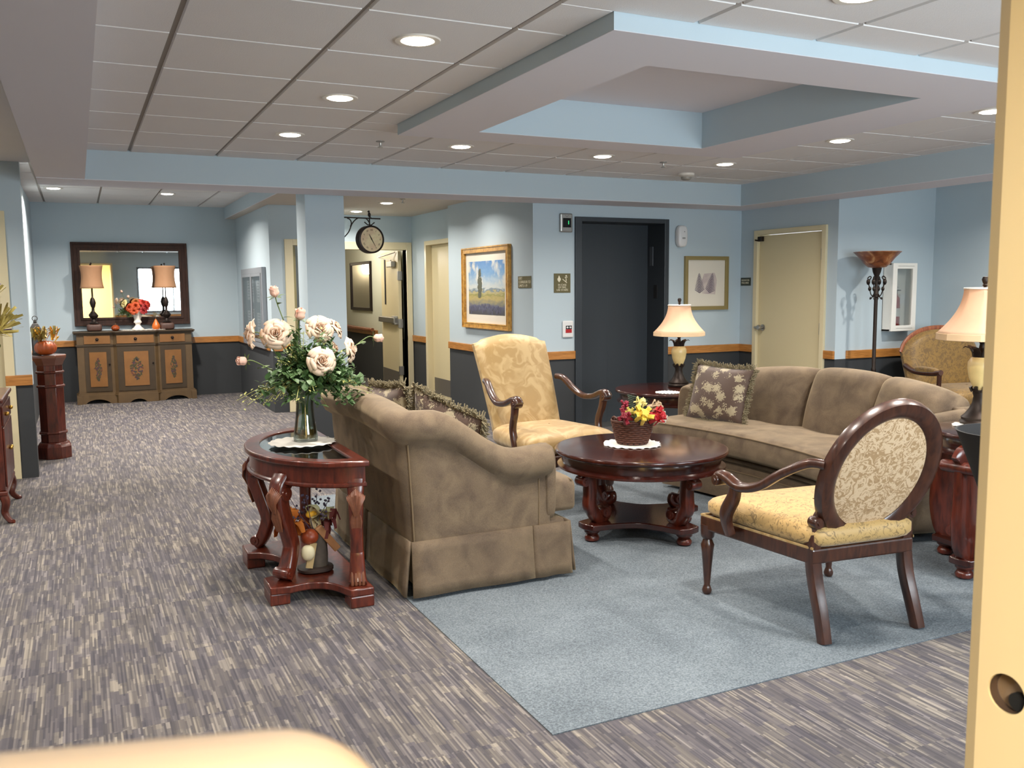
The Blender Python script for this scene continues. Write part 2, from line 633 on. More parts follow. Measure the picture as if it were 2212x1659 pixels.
def wy(name, y, x0, x1, ztop, side, t=0.12, rail=True, skip=()):
    hi, lo, rl = [], [], []
    segs = []
    c = x0
    for a, b, zt in sorted(skip):
        segs.append((c, a)); segs.append((a, b, zt)); c = b
    segs.append((c, x1))
    yb = y - side * t
    Y0, Y1 = min(y, yb), max(y, yb)
    r0, r1 = (y, y + side * 0.022) if side > 0 else (y + side * 0.022, y)
    for sg in segs:
        if len(sg) == 3:
            hi.append(((sg[0], Y0, sg[2]), (sg[1], Y1, ztop)))
        elif sg[1] - sg[0] > 1e-4:
            hi.append(((sg[0], Y0, RAIL0), (sg[1], Y1, ztop)))
            lo.append(((sg[0], Y0, 0), (sg[1], Y1, RAIL0)))
            if rail:
                rl.append(((sg[0], r0, RAIL0), (sg[1], r1, RAIL1)))
    return wall(name, hi, lo, rl)

EL0, EL1, ELT = 4.428, 5.539, 2.111           # elevator opening (outer frame)
wy('wall_elevator', YE, XP, XD + 0.12, ZC, -1, 0.30, skip=[(EL0, EL1, ELT)])
wx('wall_picture', XP, YE + 0.30, 9.94, ZH + 0.1, -1, 0.30)
XQ = 4.10
wx('wall_hall_right', XQ, 9.94, YH, ZH + 0.1, -1, 0.2, skip=[(9.955, 11.05, 2.03)])
wy('wall_hall_end', YH, 2.85, XQ + 0.2, ZH + 0.1, -1, 0.14, skip=[(3.02, 4.02, 1.97)])
wx('wall_hall_left', 2.85, 10.5, YH + 0.14, ZH + 0.1, 1, 0.12)
wy('wall_hall_jog', 10.5, 2.0, 2.85, ZH + 0.1, -1, 0.12, skip=[(2.26, 2.80, 1.95)])
wx('wall_notice', 2.0, 10.62, YF, ZL, -1, 0.12)
wy('wall_far', YF, -0.6, 2.12, ZL + 0.05, -1)
wx('wall_left', -0.47, 7.84, YF, ZL, 1, 0.10)
wy('wall_stub', 7.72, -2.5, -0.34, ZL + .06, -1, 0.12, skip=[(-1.45, -0.52, 1.97)])
wx('wall_door', XD, YS, YE, ZC, -1, 0.14, skip=[(6.55, 7.47, 1.955)])
wy('wall_alcove', YS, XD + 0.14, 7.95, ZC, -1)
wx('wall_alcove_right', 7.80, -0.37, YS, ZC, -1, 0.12)
wx('wall_left_front', -2.5, -0.25, 7.72, ZC, 1, 0.12)
# front wall beside and behind the camera: doorway, then the daylight window
WX0, WX1, WZ0, WZ1 = 1.45, 3.25, 0.85, 2.05
VX0, VX1 = 3.95, 5.75
FY0, FY1, DX0, DX1 = -0.37, -0.25, -0.14, 0.82
OFFICEP = plain('cream_office_paint', '#e3d3a2', 0.7)
wall('wall_front', [((-2.5, FY0, RAIL0), (DX0, FY1, ZC)), ((DX0, FY0, 2.10), (DX1, FY1, ZC)), ((DX1, FY0, RAIL0), (WX0, FY1, ZC)),
                    ((WX0, FY0, RAIL0), (WX1, FY1, WZ0)), ((WX0, FY0, WZ1), (WX1, FY1, ZC)), ((WX1, FY0, RAIL0), (VX0, FY1, ZC)),
                    ((VX0, FY0, RAIL0), (VX1, FY1, WZ0)), ((VX0, FY0, WZ1), (VX1, FY1, ZC)), ((VX1, FY0, RAIL0), (7.8, FY1, ZC))],
     [((-2.5, FY0, 0), (DX0, FY1, RAIL0)), ((DX1, FY0, 0), (7.8, FY1, RAIL0))],
     [((-2.5, FY1, RAIL0), (DX0 - .06, FY1 + .022, RAIL1)), ((DX1 + .06, FY1, RAIL0), (7.8, FY1 + .022, RAIL1))])
struct(MB().box((-1.6, -2.6, 0), (-1.5, FY0, 2.45)).box((1.2, -2.6, 0), (1.3, FY0, 2.45)).box((-1.6, -2.7, 0), (1.3, -2.6, 2.45))
       .box((-1.5, FY0 - 0.012, 0), (DX0, FY0 - 0.001, 2.45)).box((DX1, FY0 - 0.012, 0), (1.2, FY0 - 0.001, 2.45)).build('wall_office', OFFICEP, ang=0))
struct(MB().box((-1.6, -2.7, 2.45), (1.3, FY0, 2.5)).build('ceiling_office', CEIL, ang=0))
WPANE = thin_glass('window_pane_glass')
for nm, wa, wb_ in (('window_1', WX0, WX1), ('window_2', VX0, VX1)):
    w1 = struct(MB().ring([(wa, WZ0), (wb_, WZ0), (wb_, WZ1), (wa, WZ1)], [(wa + .05, WZ0 + .05), (wb_ - .05, WZ0 + .05), (wb_ - .05, WZ1 - .05), (wa + .05, WZ1 - .05)],
                          0.235, 0.36, Matrix(((1, 0, 0, 0), (0, 0, -1, 0), (0, 1, 0, 0), (0, 0, 0, 1)))).build(nm, DARKMETAL, ang=0))
    MB().box((wa + .05, FY0 + 0.05, WZ0 + .05), (wb_ - .05, FY0 + 0.056, WZ1 - .05)).build('pane', WPANE, w1, ang=0)
    MB().box(((wa + wb_) / 2 - .02, FY0 + 0.03, WZ0 + .05), ((wa + wb_) / 2 + .02, FY0 + 0.075, WZ1 - .05)).build('mullion', DARKMETAL, w1, ang=0)
fr = struct(MB().box((DX0 - .05, FY1, 0), (DX0, FY1 + .03, 2.15)).box((DX1, FY1, 0), (DX1 + .05, FY1 + .03, 2.15)).box((DX0, FY1, 2.10), (DX1, FY1 + .03, 2.15)).build('trim_1', CREAM2, ang=0))

# ceilings: lay-in tiles with a dropped face hang in a metal grid
TRAY = (1.855, 2.95, 4.50, 5.465)
def cut(rect, hole):
    x0, y0, x1, y1 = rect
    a0, b0, a1, b1 = hole
    if a0 >= x1 or a1 <= x0 or b0 >= y1 or b1 <= y0:
        return [rect]
    out = []
    if y0 < b0: out.append((x0, y0, x1, b0))
    if b1 < y1: out.append((x0, b1, x1, y1))
    ya, yb = max(y0, b0), min(y1, b1)
    if x0 < a0: out.append((x0, ya, a0, yb))
    if a1 < x1: out.append((a1, ya, x1, yb))
    return out
def tiles(name, x0, y0, x1, y1, z, ox, oy, step=0.61, hole=None, dx=0.61):
    bk = MB()
    for r in (cut((x0, y0, x1, y1), hole) if hole else [(x0, y0, x1, y1)]):
        bk.box((r[0], r[1], z + 0.012), (r[2], r[3], z + 0.06))
    c = struct(bk.build(name, GRIDM, ang=0))
    mb = MB()
    nx0, nx1 = math.floor((x0 - ox) / dx), math.ceil((x1 - ox) / dx)
    ny0, ny1 = math.floor((y0 - oy) / step), math.ceil((y1 - oy) / step)
    for i in range(nx0, nx1):
        for j in range(ny0, ny1):
            r = (max(x0, ox + i * dx + .010), max(y0, oy + j * step + .0045), min(x1, ox + (i + 1) * dx - .010), min(y1, oy + (j + 1) * step - .0045))
            if r[2] - r[0] < 0.02 or r[3] - r[1] < 0.02:
                continue
            for q in (cut(r, hole) if hole else [r]):
                if q[2] - q[0] > 0.01 and q[3] - q[1] > 0.01:
                    b = 0.004
                    vs = [(q[0], q[1], z + .0125), (q[2], q[1], z + .0125), (q[2], q[3], z + .0125), (q[0], q[3], z + .0125),
                          (q[0] + b, q[1] + b, z), (q[2] - b, q[1] + b, z), (q[2] - b, q[3] - b, z), (q[0] + b, q[3] - b, z)]
                    mb.add(vs, [(7, 6, 5, 4), (0, 1, 5, 4), (1, 2, 6, 5), (2, 3, 7, 6), (3, 0, 4, 7)])
    mb.build('tile_panel', CEIL, c, ang=0)
    return c
tiles('ceiling', 0.0, -0.3, 6.2, 7.5, ZC, 0.40, 3.30, hole=TRAY)
tiles('ceiling_rear_left', -0.55, 7.75, 1.95, YF, ZL, 0.30, 7.9, dx=0.61)
struct(MB().box((1.87, YB1 - 0.1, ZH), (4.25, 18, ZL + 0.1)).build('ceiling_hall', plain('hall_ceiling_paint', '#c6bdb2', 0.9), ang=0))
struct(MB().box((-2.6, -0.37, 2.385), (-0.1, 7.75, 2.5)).build('ceiling_left_alcove', CEIL, ang=0))
struct(MB().box((6.1, -0.37, ZC + .01), (8.0, YE + 0.3, ZC + .1)).build('ceiling_right_alcove', CEIL, ang=0))
# bulkheads round the ceiling: faces painted as the walls, undersides white
def bulkhead(name, a, b):
    o = struct(MB().box(a, b).build(name, WALL, ang=0))
    MB().box((a[0] + .001, a[1] + .001, a[2] - 0.004), (b[0] - .001, b[1] - .001, a[2] + 0.001)).build('underside', SOFFIT, o, ang=0)
    return o
bulkhead('trim_2', (-0.22, YB0, ZB), (XD + 0.05, YB1, ZL + .05))
bulkhead('trim_3', (6.10, -0.25, ZB), (XD + 0.02, YB0 - 0.001, ZC + .1))
o = struct(MB().box((-0.22, -0.25, ZB), (0.095, YB0 - .001, ZC + .06)).build('trim_4', SOFFIT, ang=0))
bulkhead('trim_5', (1.86, YB1 + .001, ZH + 0.005), (2.01, YF, ZL + .05))
# raised tray in the middle of the ceiling
ZT, ZTT = 2.374, 2.615
x0, y0, x1, y1 = TRAY
ix0, iy0, ix1, iy1 = 2.275, 3.355, 3.965, 5.16
mo = [(x0, y0), (x1, y0), (x1, y1), (x0, y1)]
mi = [(ix0, iy0), (ix1, iy0), (ix1, iy1), (ix0, iy1)]
tr = struct(MB().ring(mo, mi, ZT + .002, ZTT + 0.03).build('trim_6', WALL, ang=0))
MB().ring([(x + (.001 if x < 3 else -.001), y + (.001 if y < 4 else -.001)) for x, y in mo],
          [(x + (-.001 if x < 3 else .001), y + (-.001 if y < 4 else .001)) for x, y in mi], ZT, ZT + .003).build('underside', SOFFIT, tr, ang=0)
MB().box((ix0 - .1, iy0 - .1, ZTT), (ix1 + .1, iy1 + .1, ZTT + .06)).build('tray_top', SOFFIT, tr, ang=0)
# square column under the cross beam
c = struct(MB().box((1.80, 7.80, RAIL0), (2.14, 8.14, ZH + .02)).build('column', WALL, ang=0))
MB().box((1.80, 7.80, 0), (2.14, 8.14, RAIL0)).build('dado', DADO, c, ang=0)

# ------------------------------------------------------------------ doors
def xz(M=None):
    # maps prism (x, y, extrude) to (x, -extrude, y): drawings in the XZ plane
    return Matrix(((1, 0, 0, 0), (0, 0, -1, 0), (0, 1, 0, 0), (0, 0, 0, 1)))

# elevator: frame, recessed two-leaf door, right return with call buttons
el = struct(MB().box((EL0, YE - 0.025, 0), (EL0 + .075, YE + .30, ELT)).box((EL1 - .055, YE - .025, 0), (EL1, YE + .30, ELT))
            .box((EL0 + .075, YE - .025, ELT - .045), (EL1 - .055, YE + .30, ELT)).build('door_1', ELEV, ang=0, bevel=0.004))
MB().box((EL0, YE + .27, 0), (4.98, YE + .305, ELT)).build('elevator_door_panel', ELEV, el, ang=0, bevel=0.004)
MB().box((4.985, YE + .285, 0), (EL1, YE + .315, ELT)).build('elevator_door_panel', ELEV, el, ang=0, bevel=0.004)
MB().box((EL1 - .062, YE + .10, 1.30), (EL1 - .054, YE + .16, 1.44)).build('floor_plate', BLACK, el, ang=0, bevel=0.002)
MB().box((EL1 - .062, YE + .18, 1.64), (EL1 - .054, YE + .24, 1.84)).build('floor_plate', plain('dark_steel', '#5b6067', .5, .3), el, ang=0, bevel=0.002)
MB().box((EL0 + .07, YE - .02, 0), (EL1 - .05, YE + .3, 0.006)).build('sill', STEEL, el, ang=0)

# cream door in the right-hand wall (hinges towards the camera, lever knob at the far edge)
d = struct(MB().box((XD - .025, 6.50, 0), (XD + .14, 6.555, 2.0)).box((XD - .025, 7.465, 0), (XD + .14, 7.52, 2.0)).box((XD - .025, 6.555, 1.95), (XD + .14, 7.465, 2.0))
           .build('door_2', CREAM2, ang=0, bevel=0.003))
MB().box((XD + .01, 6.557, 0.01), (XD + .055, 7.463, 1.945)).build('door_leaf', CREAM, d, ang=0, bevel=0.003)
kn = MB().lathe([(0.033, 0), (0.033, .008), (.012, .012), (.012, .04), (.026, .046), (.03, .06), (.024, .074), (0, .078)], 20, T(XD + .01, 7.39, .985) @ RY(-PI / 2)).build('door_knob', STEEL, d)
MB().lathe([(.011, 0), (.011, .07), (0, .072)], 12, T(XD - .05, 7.385, .985) @ RX(-PI / 2)).build('lever', STEEL, kn)
for z in (1.72, 1.0, .25):
    MB().lathe([(.009, -.055), (.009, .055)], 10, c=(XD - .012, 6.56, z)).build('hinge', STEEL, d)
MB().box((XD - .03, 7.40, 1.885), (XD + .012, 7.455, 1.935)).build('door_closer', DARKMETAL, d, ang=0, bevel=0.004)
MB().tube([(XD - .03, 7.43, 1.89), (XD - .05, 7.47, 1.90)], .008).build('closer_arm', DARKMETAL, d)

# cream door in the hall's right wall, flush leaf with kick plate and lever
d = struct(MB().box((XQ - .02, 9.945, 0), (XQ + .12, 9.975, 2.03)).box((XQ - .02, 11.0, 0), (XQ + .12, 11.06, 2.03)).box((XQ - .02, 9.975, 1.975), (XQ + .12, 11.0, 2.03))
           .build('door_3', CREAM2, ang=0, bevel=0.003))
MB().box((XQ + .06, 9.977, 0.012), (XQ + .10, 10.998, 1.972)).build('door_leaf', CREAM, d, ang=0)
MB().box((XQ + .057, 9.98, .06), (XQ + .061, 10.96, .27)).build('kick_plate', KICK, d, ang=0)
MB().tube([(XQ + .06, 10.06, 1.0), (XQ + .01, 10.06, 1.0), (XQ + .005, 10.16, 1.0)], [.011, .011, .009]).build('door_handle', DARKMETAL, d)

# double doorway at the hall end; one leaf stands open into the corridor
d = struct(MB().box((2.95, YH - .03, 0), (3.02, YH + .14, 2.04)).box((4.02, YH - .03, 0), (4.09, YH + .14, 2.04)).box((3.02, YH - .03, 1.94), (4.02, YH + .14, 2.04))
           .build('door_4', CREAM2, ang=0, bevel=0.003))
hinge = Matrix.Translation((4.0, YH + .16, 0)) @ RZ(math.radians(86))
lf = MB().box((0, 0, .012), (.98, .044, 1.935), hinge).build('door_leaf', CREAM, d, ang=0, bevel=0.003)

MB().box((.10, -.004, .05), (.94, 0, .28), hinge @ T(0, .05, 0)).build('kick_plate', KICK, lf, ang=0)
MB().box((.03, .0, .05), (.95, .004, .28), hinge @ T(0, .044, 0)).build('kick_plate', KICK, lf, ang=0)
MB().box((.05, .05, .95), (.93, .11, 1.03), hinge).box((.05, .044, .93), (.2, .10, 1.05), hinge).build('panic_bar', STEEL, lf, ang=0, bevel=0.008)
MB().box((.70, .046, 1.2), (.76, .052, 1.85), hinge).build('vision_slot', BLACK, lf, ang=0)
MB().box((.12, .044, 1.72), (.40, .11, 1.80), hinge).build('door_closer', STEEL, lf, ang=0, bevel=0.01)
MB().tube([hinge @ Vector((.2, .09, 1.81)), hinge @ Vector((.5, .2, 1.86)), hinge @ Vector((.1, .06, 1.92))], .01).build('closer_arm', STEEL, lf)
for z in (1.6, .95, .3):
    MB().box((-.012, -.008, z - .06), (.03, .052, z + .06), hinge).build('hinge', STEEL, lf, ang=0)

# doorway in the hall jog, mostly hidden by the column
d = struct(MB().box((2.17, 10.48, 0), (2.265, 10.62, 2.0)).box((2.79, 10.48, 0), (2.85, 10.62, 2.0)).box((2.265, 10.48, 1.93), (2.79, 10.62, 2.0))
           .build('door_5', CREAM2, ang=0, bevel=0.003))
MB().box((2.285, 10.66, 0.0), (2.33, 11.45, 1.93)).build('door_leaf', plain('olive_door_paint', '#a09669', 0.5), d, ang=0)

# doorway in the stub wall at the left edge
d = struct(MB().box((-0.52, 7.70, 0), (-0.455, 7.84, 2.02)).box((-1.52, 7.70, 0), (-1.45, 7.84, 2.02)).box((-1.45, 7.70, 1.96), (-.52, 7.84, 2.02))
           .build('door_6', CREAM2, ang=0, bevel=0.003))
MB().box((-1.45, 7.78, .01), (-.52, 7.82, 1.96)).build('door_leaf', CREAM, d, ang=0)

# corridor beyond the double doorway
struct(MB().box((4.13, YH + .14, RAIL0), (4.25, 17, ZH)).build('wall_corridor', plain('corridor_paint', '#b9bba8', 0.75), ang=0))
struct(MB().box((4.13, YH + .14, 0), (4.25, 17, RAIL0)).build('trim_7', DADO, ang=0))
struct(MB().box((2.6, 17, 0), (4.25, 17.1, ZH + .01)).box((2.6, YH + .14, 0), (2.72, 17, ZH)).build('wall_corridor_end', plain('corridor_paint_2', '#b4ad94', 0.75), ang=0))
hr = thing('handrail', 'long brown wooden handrail on the corridor wall beyond the open double doorway', 'handrail', (4.13, 13.0, 0))
MB().tube([(-.07, 0.35, .80), (-.07, 3.9, .80)], (.025, .05), 10, e=.6).build('rail', HANDRAIL, hr)
MB().box((-.03, .3, .715), (0, 3.95, .79)).build('backing_board', RAILWOOD, hr, ang=0)
for y in (.6, 1.7, 2.8, 3.7):
    MB().box((-.06, y - .02, .77), (0, y + .02, .80)).build('bracket', HANDRAIL, hr, ang=0)

# near door leaf standing open beside the camera, with an empty lock bore near its free edge
DXF, DYE = 0.80, 0.58
dl = struct(D.objects.new('door_7', None)); COL.objects.link(dl)
dl.location = (DXF, DYE, 0)
DM = Matrix(((0, 0, 1, 0), (-1, 0, 0, 0), (0, 1, 0, 0), (0, 0, 0, 1)))      # drawing (distance from free edge, z, depth) -> world
nb, R_, hx, hz = 40, .0195, .031, 1.020
th, LW, H_ = .040, .80, 2.08
pts_o = []
for i in range(nb):
    a = 2 * PI * i / nb
    k = 1 / max(abs(math.cos(a)), abs(math.sin(a)))
    pts_o.append((hx + .028 * math.cos(a) * k, hz + .028 * math.sin(a) * k))
pts_i = [(hx + R_ * math.cos(2 * PI * i / nb), hz + R_ * math.sin(2 * PI * i / nb)) for i in range(nb)]
lfm = MB().ring(pts_o, pts_i, 0, th, DM)
def dbox(x0_, z0_, x1_, z1_):
    lfm.prism([(x0_, z0_), (x1_, z0_), (x1_, z1_), (x0_, z1_)], 0, th, DM)
dbox(0, .01, LW, hz - .028); dbox(0, hz + .028, LW, H_); dbox(0, hz - .028, hx - .028, hz + .028); dbox(hx + .028, hz - .028, LW, hz + .028)
lfm.build('door_leaf', plain('warm_cream_door', '#e8d6ac', 0.45), dl, ang=30)
MB().add([(0, 0, .01), (.006, .0145, .01), (.04, .0145, .01), (.04, 0, .01), (0, 0, H_), (.006, .0145, H_), (.04, .0145, H_), (.04, 0, H_)],
         [(0, 1, 2, 3), (7, 6, 5, 4), (0, 4, 5, 1), (1, 5, 6, 2), (2, 6, 7, 3), (3, 7, 4, 0)]).build('edge_strip', plain('warm_cream_edge', '#d9c496', .5), dl, ang=0)
MB().tube([(.002, -hx, hz), (th - .002, -hx, hz)], R_ - .0006, 24, caps=False).build('lock_bore', plain('bore_brown', '#4d3b2e', .8), dl)
MB().lathe([(R_ - .001, 0), (.0, 0.0001)], 24, T(.013, -hx, hz) @ RY(-PI / 2)).build('bore_cap', plain('raw_wood_core', '#8a745c', .8), dl)
MB().lathe([(.009, 0), (.009, .006), (0, .006)], 16, T(.0125, -hx - .007, hz - .007) @ RY(-PI / 2)).build('spindle_hole', BLACK, dl)

# cream padded rounded corner of a chair back right under the camera, lower left
hb = thing('chair_back', 'out-of-focus cream padded chair back with rounded corner, lower left foreground', 'chair', (0.063, 0.196, 0))
Mh = RZ(math.radians(-16))
def backshape(wd, top, r, n=10):
    pts = [(-wd, 0.42)]
    pts += [(-wd, top)]
    for i in range(n + 1):
        a = PI / 2 * (1 - i / n)
        pts.append((-r + r * math.cos(a), top - r + r * math.sin(a)))
    pts += [(0, 0.42)]
    return pts
MB().prism(backshape(.46, 1.3163, .03), -.011, .011, Mh @ xz()).build('backrest', plain('cream_padded_vinyl', '#dccdc0', 0.55), hb, bevel=0.009, bseg=4)
for xx in (-.42, -.04):
    MB().tube([(xx, 0, 0), (xx, 0, .45)], .014, 10, Mh).build('leg', plain('pale_chair_leg', '#c9ae7e', .5), hb)

# ------------------------------------------------------------------ ceiling fittings
CANRING = plain('can_trim', '#d8d2c8', 0.4)
LENS = emission('lamp_lens', '#fff1dc', 14.0)
def can(x, y, z, label, k=1.0):
    t = thing('recessed_light', label, 'ceiling light', (x, y, z), 0, 'recessed ceiling lights')
    MB().lathe([(.066, .0), (.07, -.006), (.093, -.006), (.096, .0), (.094, .002)], 32).build('trim_ring', CANRING, t)
    MB().lathe([(.067, -.004), (.06, -.009), (.03, -.014), (0, -.015)], 28).build('lens', LENS, t)
    l = area_light('can_lamp', (0, 0, -.02), (0, 0, 0), .13, .13, CAN_W * k, WARM, t, 'DISK')
    l.data.spread = math.radians(150)
    return t
for x, y, lb in ((1.32, 3.61, 'large near recessed light left of the ceiling tray, nearest the camera in its row'),
                 (1.32, 4.83, 'second recessed light back in the row left of the ceiling tray'),
                 (1.32, 6.08, 'third recessed light back, left of the ceiling tray near the blue beam'),
                 (2.55, 6.11, 'recessed light beyond the tray corner, leftmost of the far row'),
                 (3.755, 6.13, 'recessed light in the far row behind the middle of the tray'),
                 (4.945, 6.12, 'recessed light in the far row beside the smoke detector'),
                 (4.92, 4.83, 'recessed light right of the ceiling tray before the side beam'),
                 (4.94, 3.67, 'recessed light at the right, half hidden by the cream door edge'),
                 (2.55, 2.43, 'recessed light cut by the top edge of the photo above the tray')):
    can(x, y, ZC, lb)
for x, y in ((-.05, 8.9), (1.0, 8.9)):  # unseen cans added to brighten the column's left face and the rear left
    can(x, y, ZL, 'added unseen recessed light in the rear ceiling above the blue beam', 2.2)
can(3.36, 8.75, ZH, 'added unseen recessed light in the hall ceiling behind the blue beam', .6)  # unseen can added to light the hall
for x, y in ((1.32, 2.43), (3.755, 2.43), (4.94, 2.43)):  # row of cans out of view, added for the light it gives
    can(x, y, ZC, 'added unseen recessed light in the lounge ceiling near the front wall')
can(-0.17, 11.06, ZL, 'recessed light above the left wall near the big wall mirror', 1.5)
can(1.0, 11.23, ZL, 'recessed light in the low ceiling in front of the sideboard wall', 2.2)
can(3.19, 9.83, ZH, 'nearer recessed light above the hanging clock in the hall', .85)
can(3.176, 11.0, ZH, 'farther recessed light above the clock, by the double doorway', .7)
for x, y in ((-1.1, 6.3), (-1.1, 4.2), (-1.1, 2.0), (6.9, 4.6), (6.75, 2.6)):  # out-of-view cans added as fill for the beam and alcoves
    can(x, y, 2.385 if x < 0 else ZC + .01, 'added unseen recessed light in the side alcove ceiling', 1.5 if x < 0 else 1.7)
# added unseen ceiling globe that lights the corridor walls
cl = thing('corridor_fill_light', 'added unseen white ceiling globe lighting the corridor beyond the double doorway', 'ceiling light', (3.35, 13.1, ZH))
MB().lathe([(.12, 0), (.12, -.02), (.08, -.03)], 24).build('base', STEEL, cl)
MB().sbox((0, 0, -.11), (.13, .13, .09), 1, 1, 20, 12).build('globe', emission('globe_glow', '#fff0d8', 9.0), cl)
l = D.lights.new('globe_fill_lamp', 'POINT'); l.energy = 32; l.color = WARM; l.shadow_soft_size = .12
o = D.objects.new('globe_fill_lamp', l); COL.objects.link(o); o.parent = cl; o.location = (0, 0, -.34)

sc2 = thing('wall_sconce', 'glowing glass wall lamp at the far end of the corridor, reflected in the dark print', 'wall lamp', (3.16, 16.99, 1.83))
MB().box((-.05, -.03, -.09), (.05, 0, .09)).build('backplate', STEEL, sc2, ang=0, bevel=.005)
MB().lathe([(.07, -.12), (.095, -.08), (.10, .08), (.085, .11), (.08, .11), (.09, .07), (.085, -.08), (0, -.11)], 24, T(0, -.11, 0)).build('glass_shade', emission('sconce_glow', '#fff0d8', 12.0), sc2)

def sprinkler(x, y, z, label):
    t = thing('sprinkler', label, 'sprinkler', (x, y, z), 0, 'ceiling sprinklers')
    MB().lathe([(.03, 0), (.03, -.005), (.008, -.008), (.008, -.035), (.004, -.04)], 16).build('body', STEEL, t)
    MB().lathe([(.02, -.04), (.02, -.044)], 16).build('deflector', STEEL, t)
sprinkler(1.95, 6.12, ZC, 'small sprinkler head by the far left corner of the tray')
sprinkler(4.40, 6.23, ZC, 'small sprinkler head left of the smoke detector')
sprinkler(3.22, 9.37, ZH, 'small sprinkler head in the hall ceiling beside the clock light')
t = thing('smoke_detector', 'small beige smoke detector on the ceiling near the far right corner', 'smoke detector', (5.04, 6.78, ZC))
MB().lathe([(.075, 0), (.075, -.018), (.055, -.03)], 24).build('base', CANRING, t)
MB().lathe([(.048, -.028), (.045, -.05), (.03, -.058), (0, -.06)], 24).build('cap', plain('detector_grey', '#8f8a82', .5), t)

# ------------------------------------------------------------------ tables
def volute(r, w, n=18):
    # little scroll end: drum with raised eye, axis along local Y
    return MB().lathe([(0, -w / 2 - .004), (r * .35, -w / 2 - .004), (r * .4, -w / 2), (r * .9, -w / 2), (r, -w / 2 + .006), (r, w / 2 - .006), (r * .9, w / 2),
                       (r * .4, w / 2), (r * .35, w / 2 + .004), (0, w / 2 + .004)], n, RX(PI / 2))
APR = .112
def scroll_table(name, label, cat, loc, rot, R, H, rf, group=None, wd=1.0):
    t = thing(name, label, cat, loc, rot, group)
    MB().lathe([(0, H - .03), (R - .02, H - .03), (R - .004, H - .024), (R, H - .013), (R - .006, H - .002), (R - .02, H), (0, H)], 64).build('tabletop', MAHOG, t, ang=50)
    MB().lathe([(R - .045, H - .031), (R - .04, H - .05), (R - .045, H - .085), (R - .035, H - .09), (R - .018, H - .095), (R - .018, H - .106), (R - .035, H - .112), (R - .10, H - .112)], 64).build('apron', MAHOG, t, ang=50)
    zt, zb = H - APR, .105
    hh = zt - zb
    for k in range(4):
        M = RZ(PI / 2 * k)
        path = spline([(rf + .075, zt - .03), (rf + .05, zt - .006), (rf + .02, zt - .03), (rf + .015, zb + hh * .6), (rf + .018, zb + hh * .36),
                       (rf - .0, zb + .07), (rf - .035, zb + .024), (rf - .08, zb + .022), (rf - .108, zb + .045), (rf - .10, zb + .07)], 6)
        n = len(path)
        leg = MB().tube([(a, 0, z) for a, z in path], [(.027 * wd + .008 * math.sin(PI * i / (n - 1)), .017 + .017 * math.sin(PI * min(1, i / (n - 1) * 1.1))) for i in range(n)], 12, M, e=.45, up=(0, 1, 0))
        lg = leg.build('leg', MAHOG2, t, ang=50)
        for q, (cx, cz, r) in enumerate(((rf + .068, zt - .038, .03), (rf - .08, zb + .052, .029))):
            vv = volute(r, .072 * wd)
            MB().add([M @ T(cx, 0, cz) @ Vector(p) for p in vv.v], vv.f).build('scroll', MAHOG2, lg, ang=40)
    # shelf with inward-curved sides and lobed corners
    poly = []
    for k in range(4):
        a0 = PI / 2 * k
        for i in range(-3, 4):
            b = a0 + i * .055
            poly.append(((rf + .06 - abs(i) * .003) * math.cos(b), (rf + .06 - abs(i) * .003) * math.sin(b)))
        for i in range(1, 8):
            u = i / 8
            b = a0 + .165 + u * (PI / 2 - .33)
            r = rf * (.62 + .36 * (2 * u - 1) ** 2)
            poly.append((r * math.cos(b), r * math.sin(b)))
    MB().prism(poly, .07, .105).build('shelf', MAHOG, t, ang=30, bevel=.006)
    for k in range(4):
        a = PI / 2 * k
        MB().lathe([(.028, 0), (.04, .008), (.043, .022), (.036, .036), (.03, .04), (.036, .046), (.044, .055), (.044, .068), (.036, .072)], 24, T(rf * math.cos(a), rf * math.sin(a), 0)).build('foot', MAHOG2, t)
    return t
scroll_table('coffee_table', 'round dark mahogany coffee table on scroll legs in the middle of the rug', 'table', (2.89, 4.29, .004), math.radians(8), .50, .50, .36)
scroll_table('end_table', 'round dark end table behind the sofa arm by the elevator door', 'table', (4.47, 6.17, 0), math.radians(40), .48, .57, .34)
scroll_table('end_table', 'red mahogany end table with heavy scroll leg, cut by the cream door at right', 'table', (4.09, 2.88, .004), math.radians(5), .34, .70, .29, wd=2.6)

def scallop(name, label, loc, r, n=22, ry=None, group=None, seed=0):
    ry = ry or r
    mb = MB()
    rnd = random.Random(seed)
    N = n * 6
    vs = [(0, 0, .0035)]
    ph = [rnd.uniform(.92, 1.06) for _ in range(n)]
    for q in (.55, .9, 1.0):
        for i in range(N):
            a = 2 * PI * i / N
            w = (1 + .06 * abs(math.sin(n * a / 2))) * (ph[int(i / 6)] * .5 + .5) if q == 1.0 else 1
            vs.append((r * q * w * math.cos(a), ry * q * w * math.sin(a), .003 + (.002 * math.sin(n * a) if q > .8 else 0)))
    fs = [(0, 1 + i, 1 + (i + 1) % N) for i in range(N)]
    for k in range(2):
        for i in range(N):
            j = (i + 1) % N
            fs.append((1 + k * N + i, 1 + (k + 1) * N + i, 1 + (k + 1) * N + j, 1 + k * N + j))
    mb.add(vs, fs)
    o = mb.build(name, DOILY, None, ang=60, loc=loc)
    s = o.modifiers.new('thick', 'SOLIDIFY'); s.thickness = .002; s.offset = 1
    return tag(o, label, 'doily', group)
scallop('doily', 'white scalloped doily under the flower basket on the coffee table', (2.885, 4.37, .504), .165, seed=1)
scallop('doily', 'white lace doily under the glass rose vase on the half-moon table', (.965, 4.40, .669), .155, 18, seed=2)
scallop('doily', 'white doily on the far end table, half hidden by the sofa arm', (4.25, 5.92, .57), .10, seed=3)
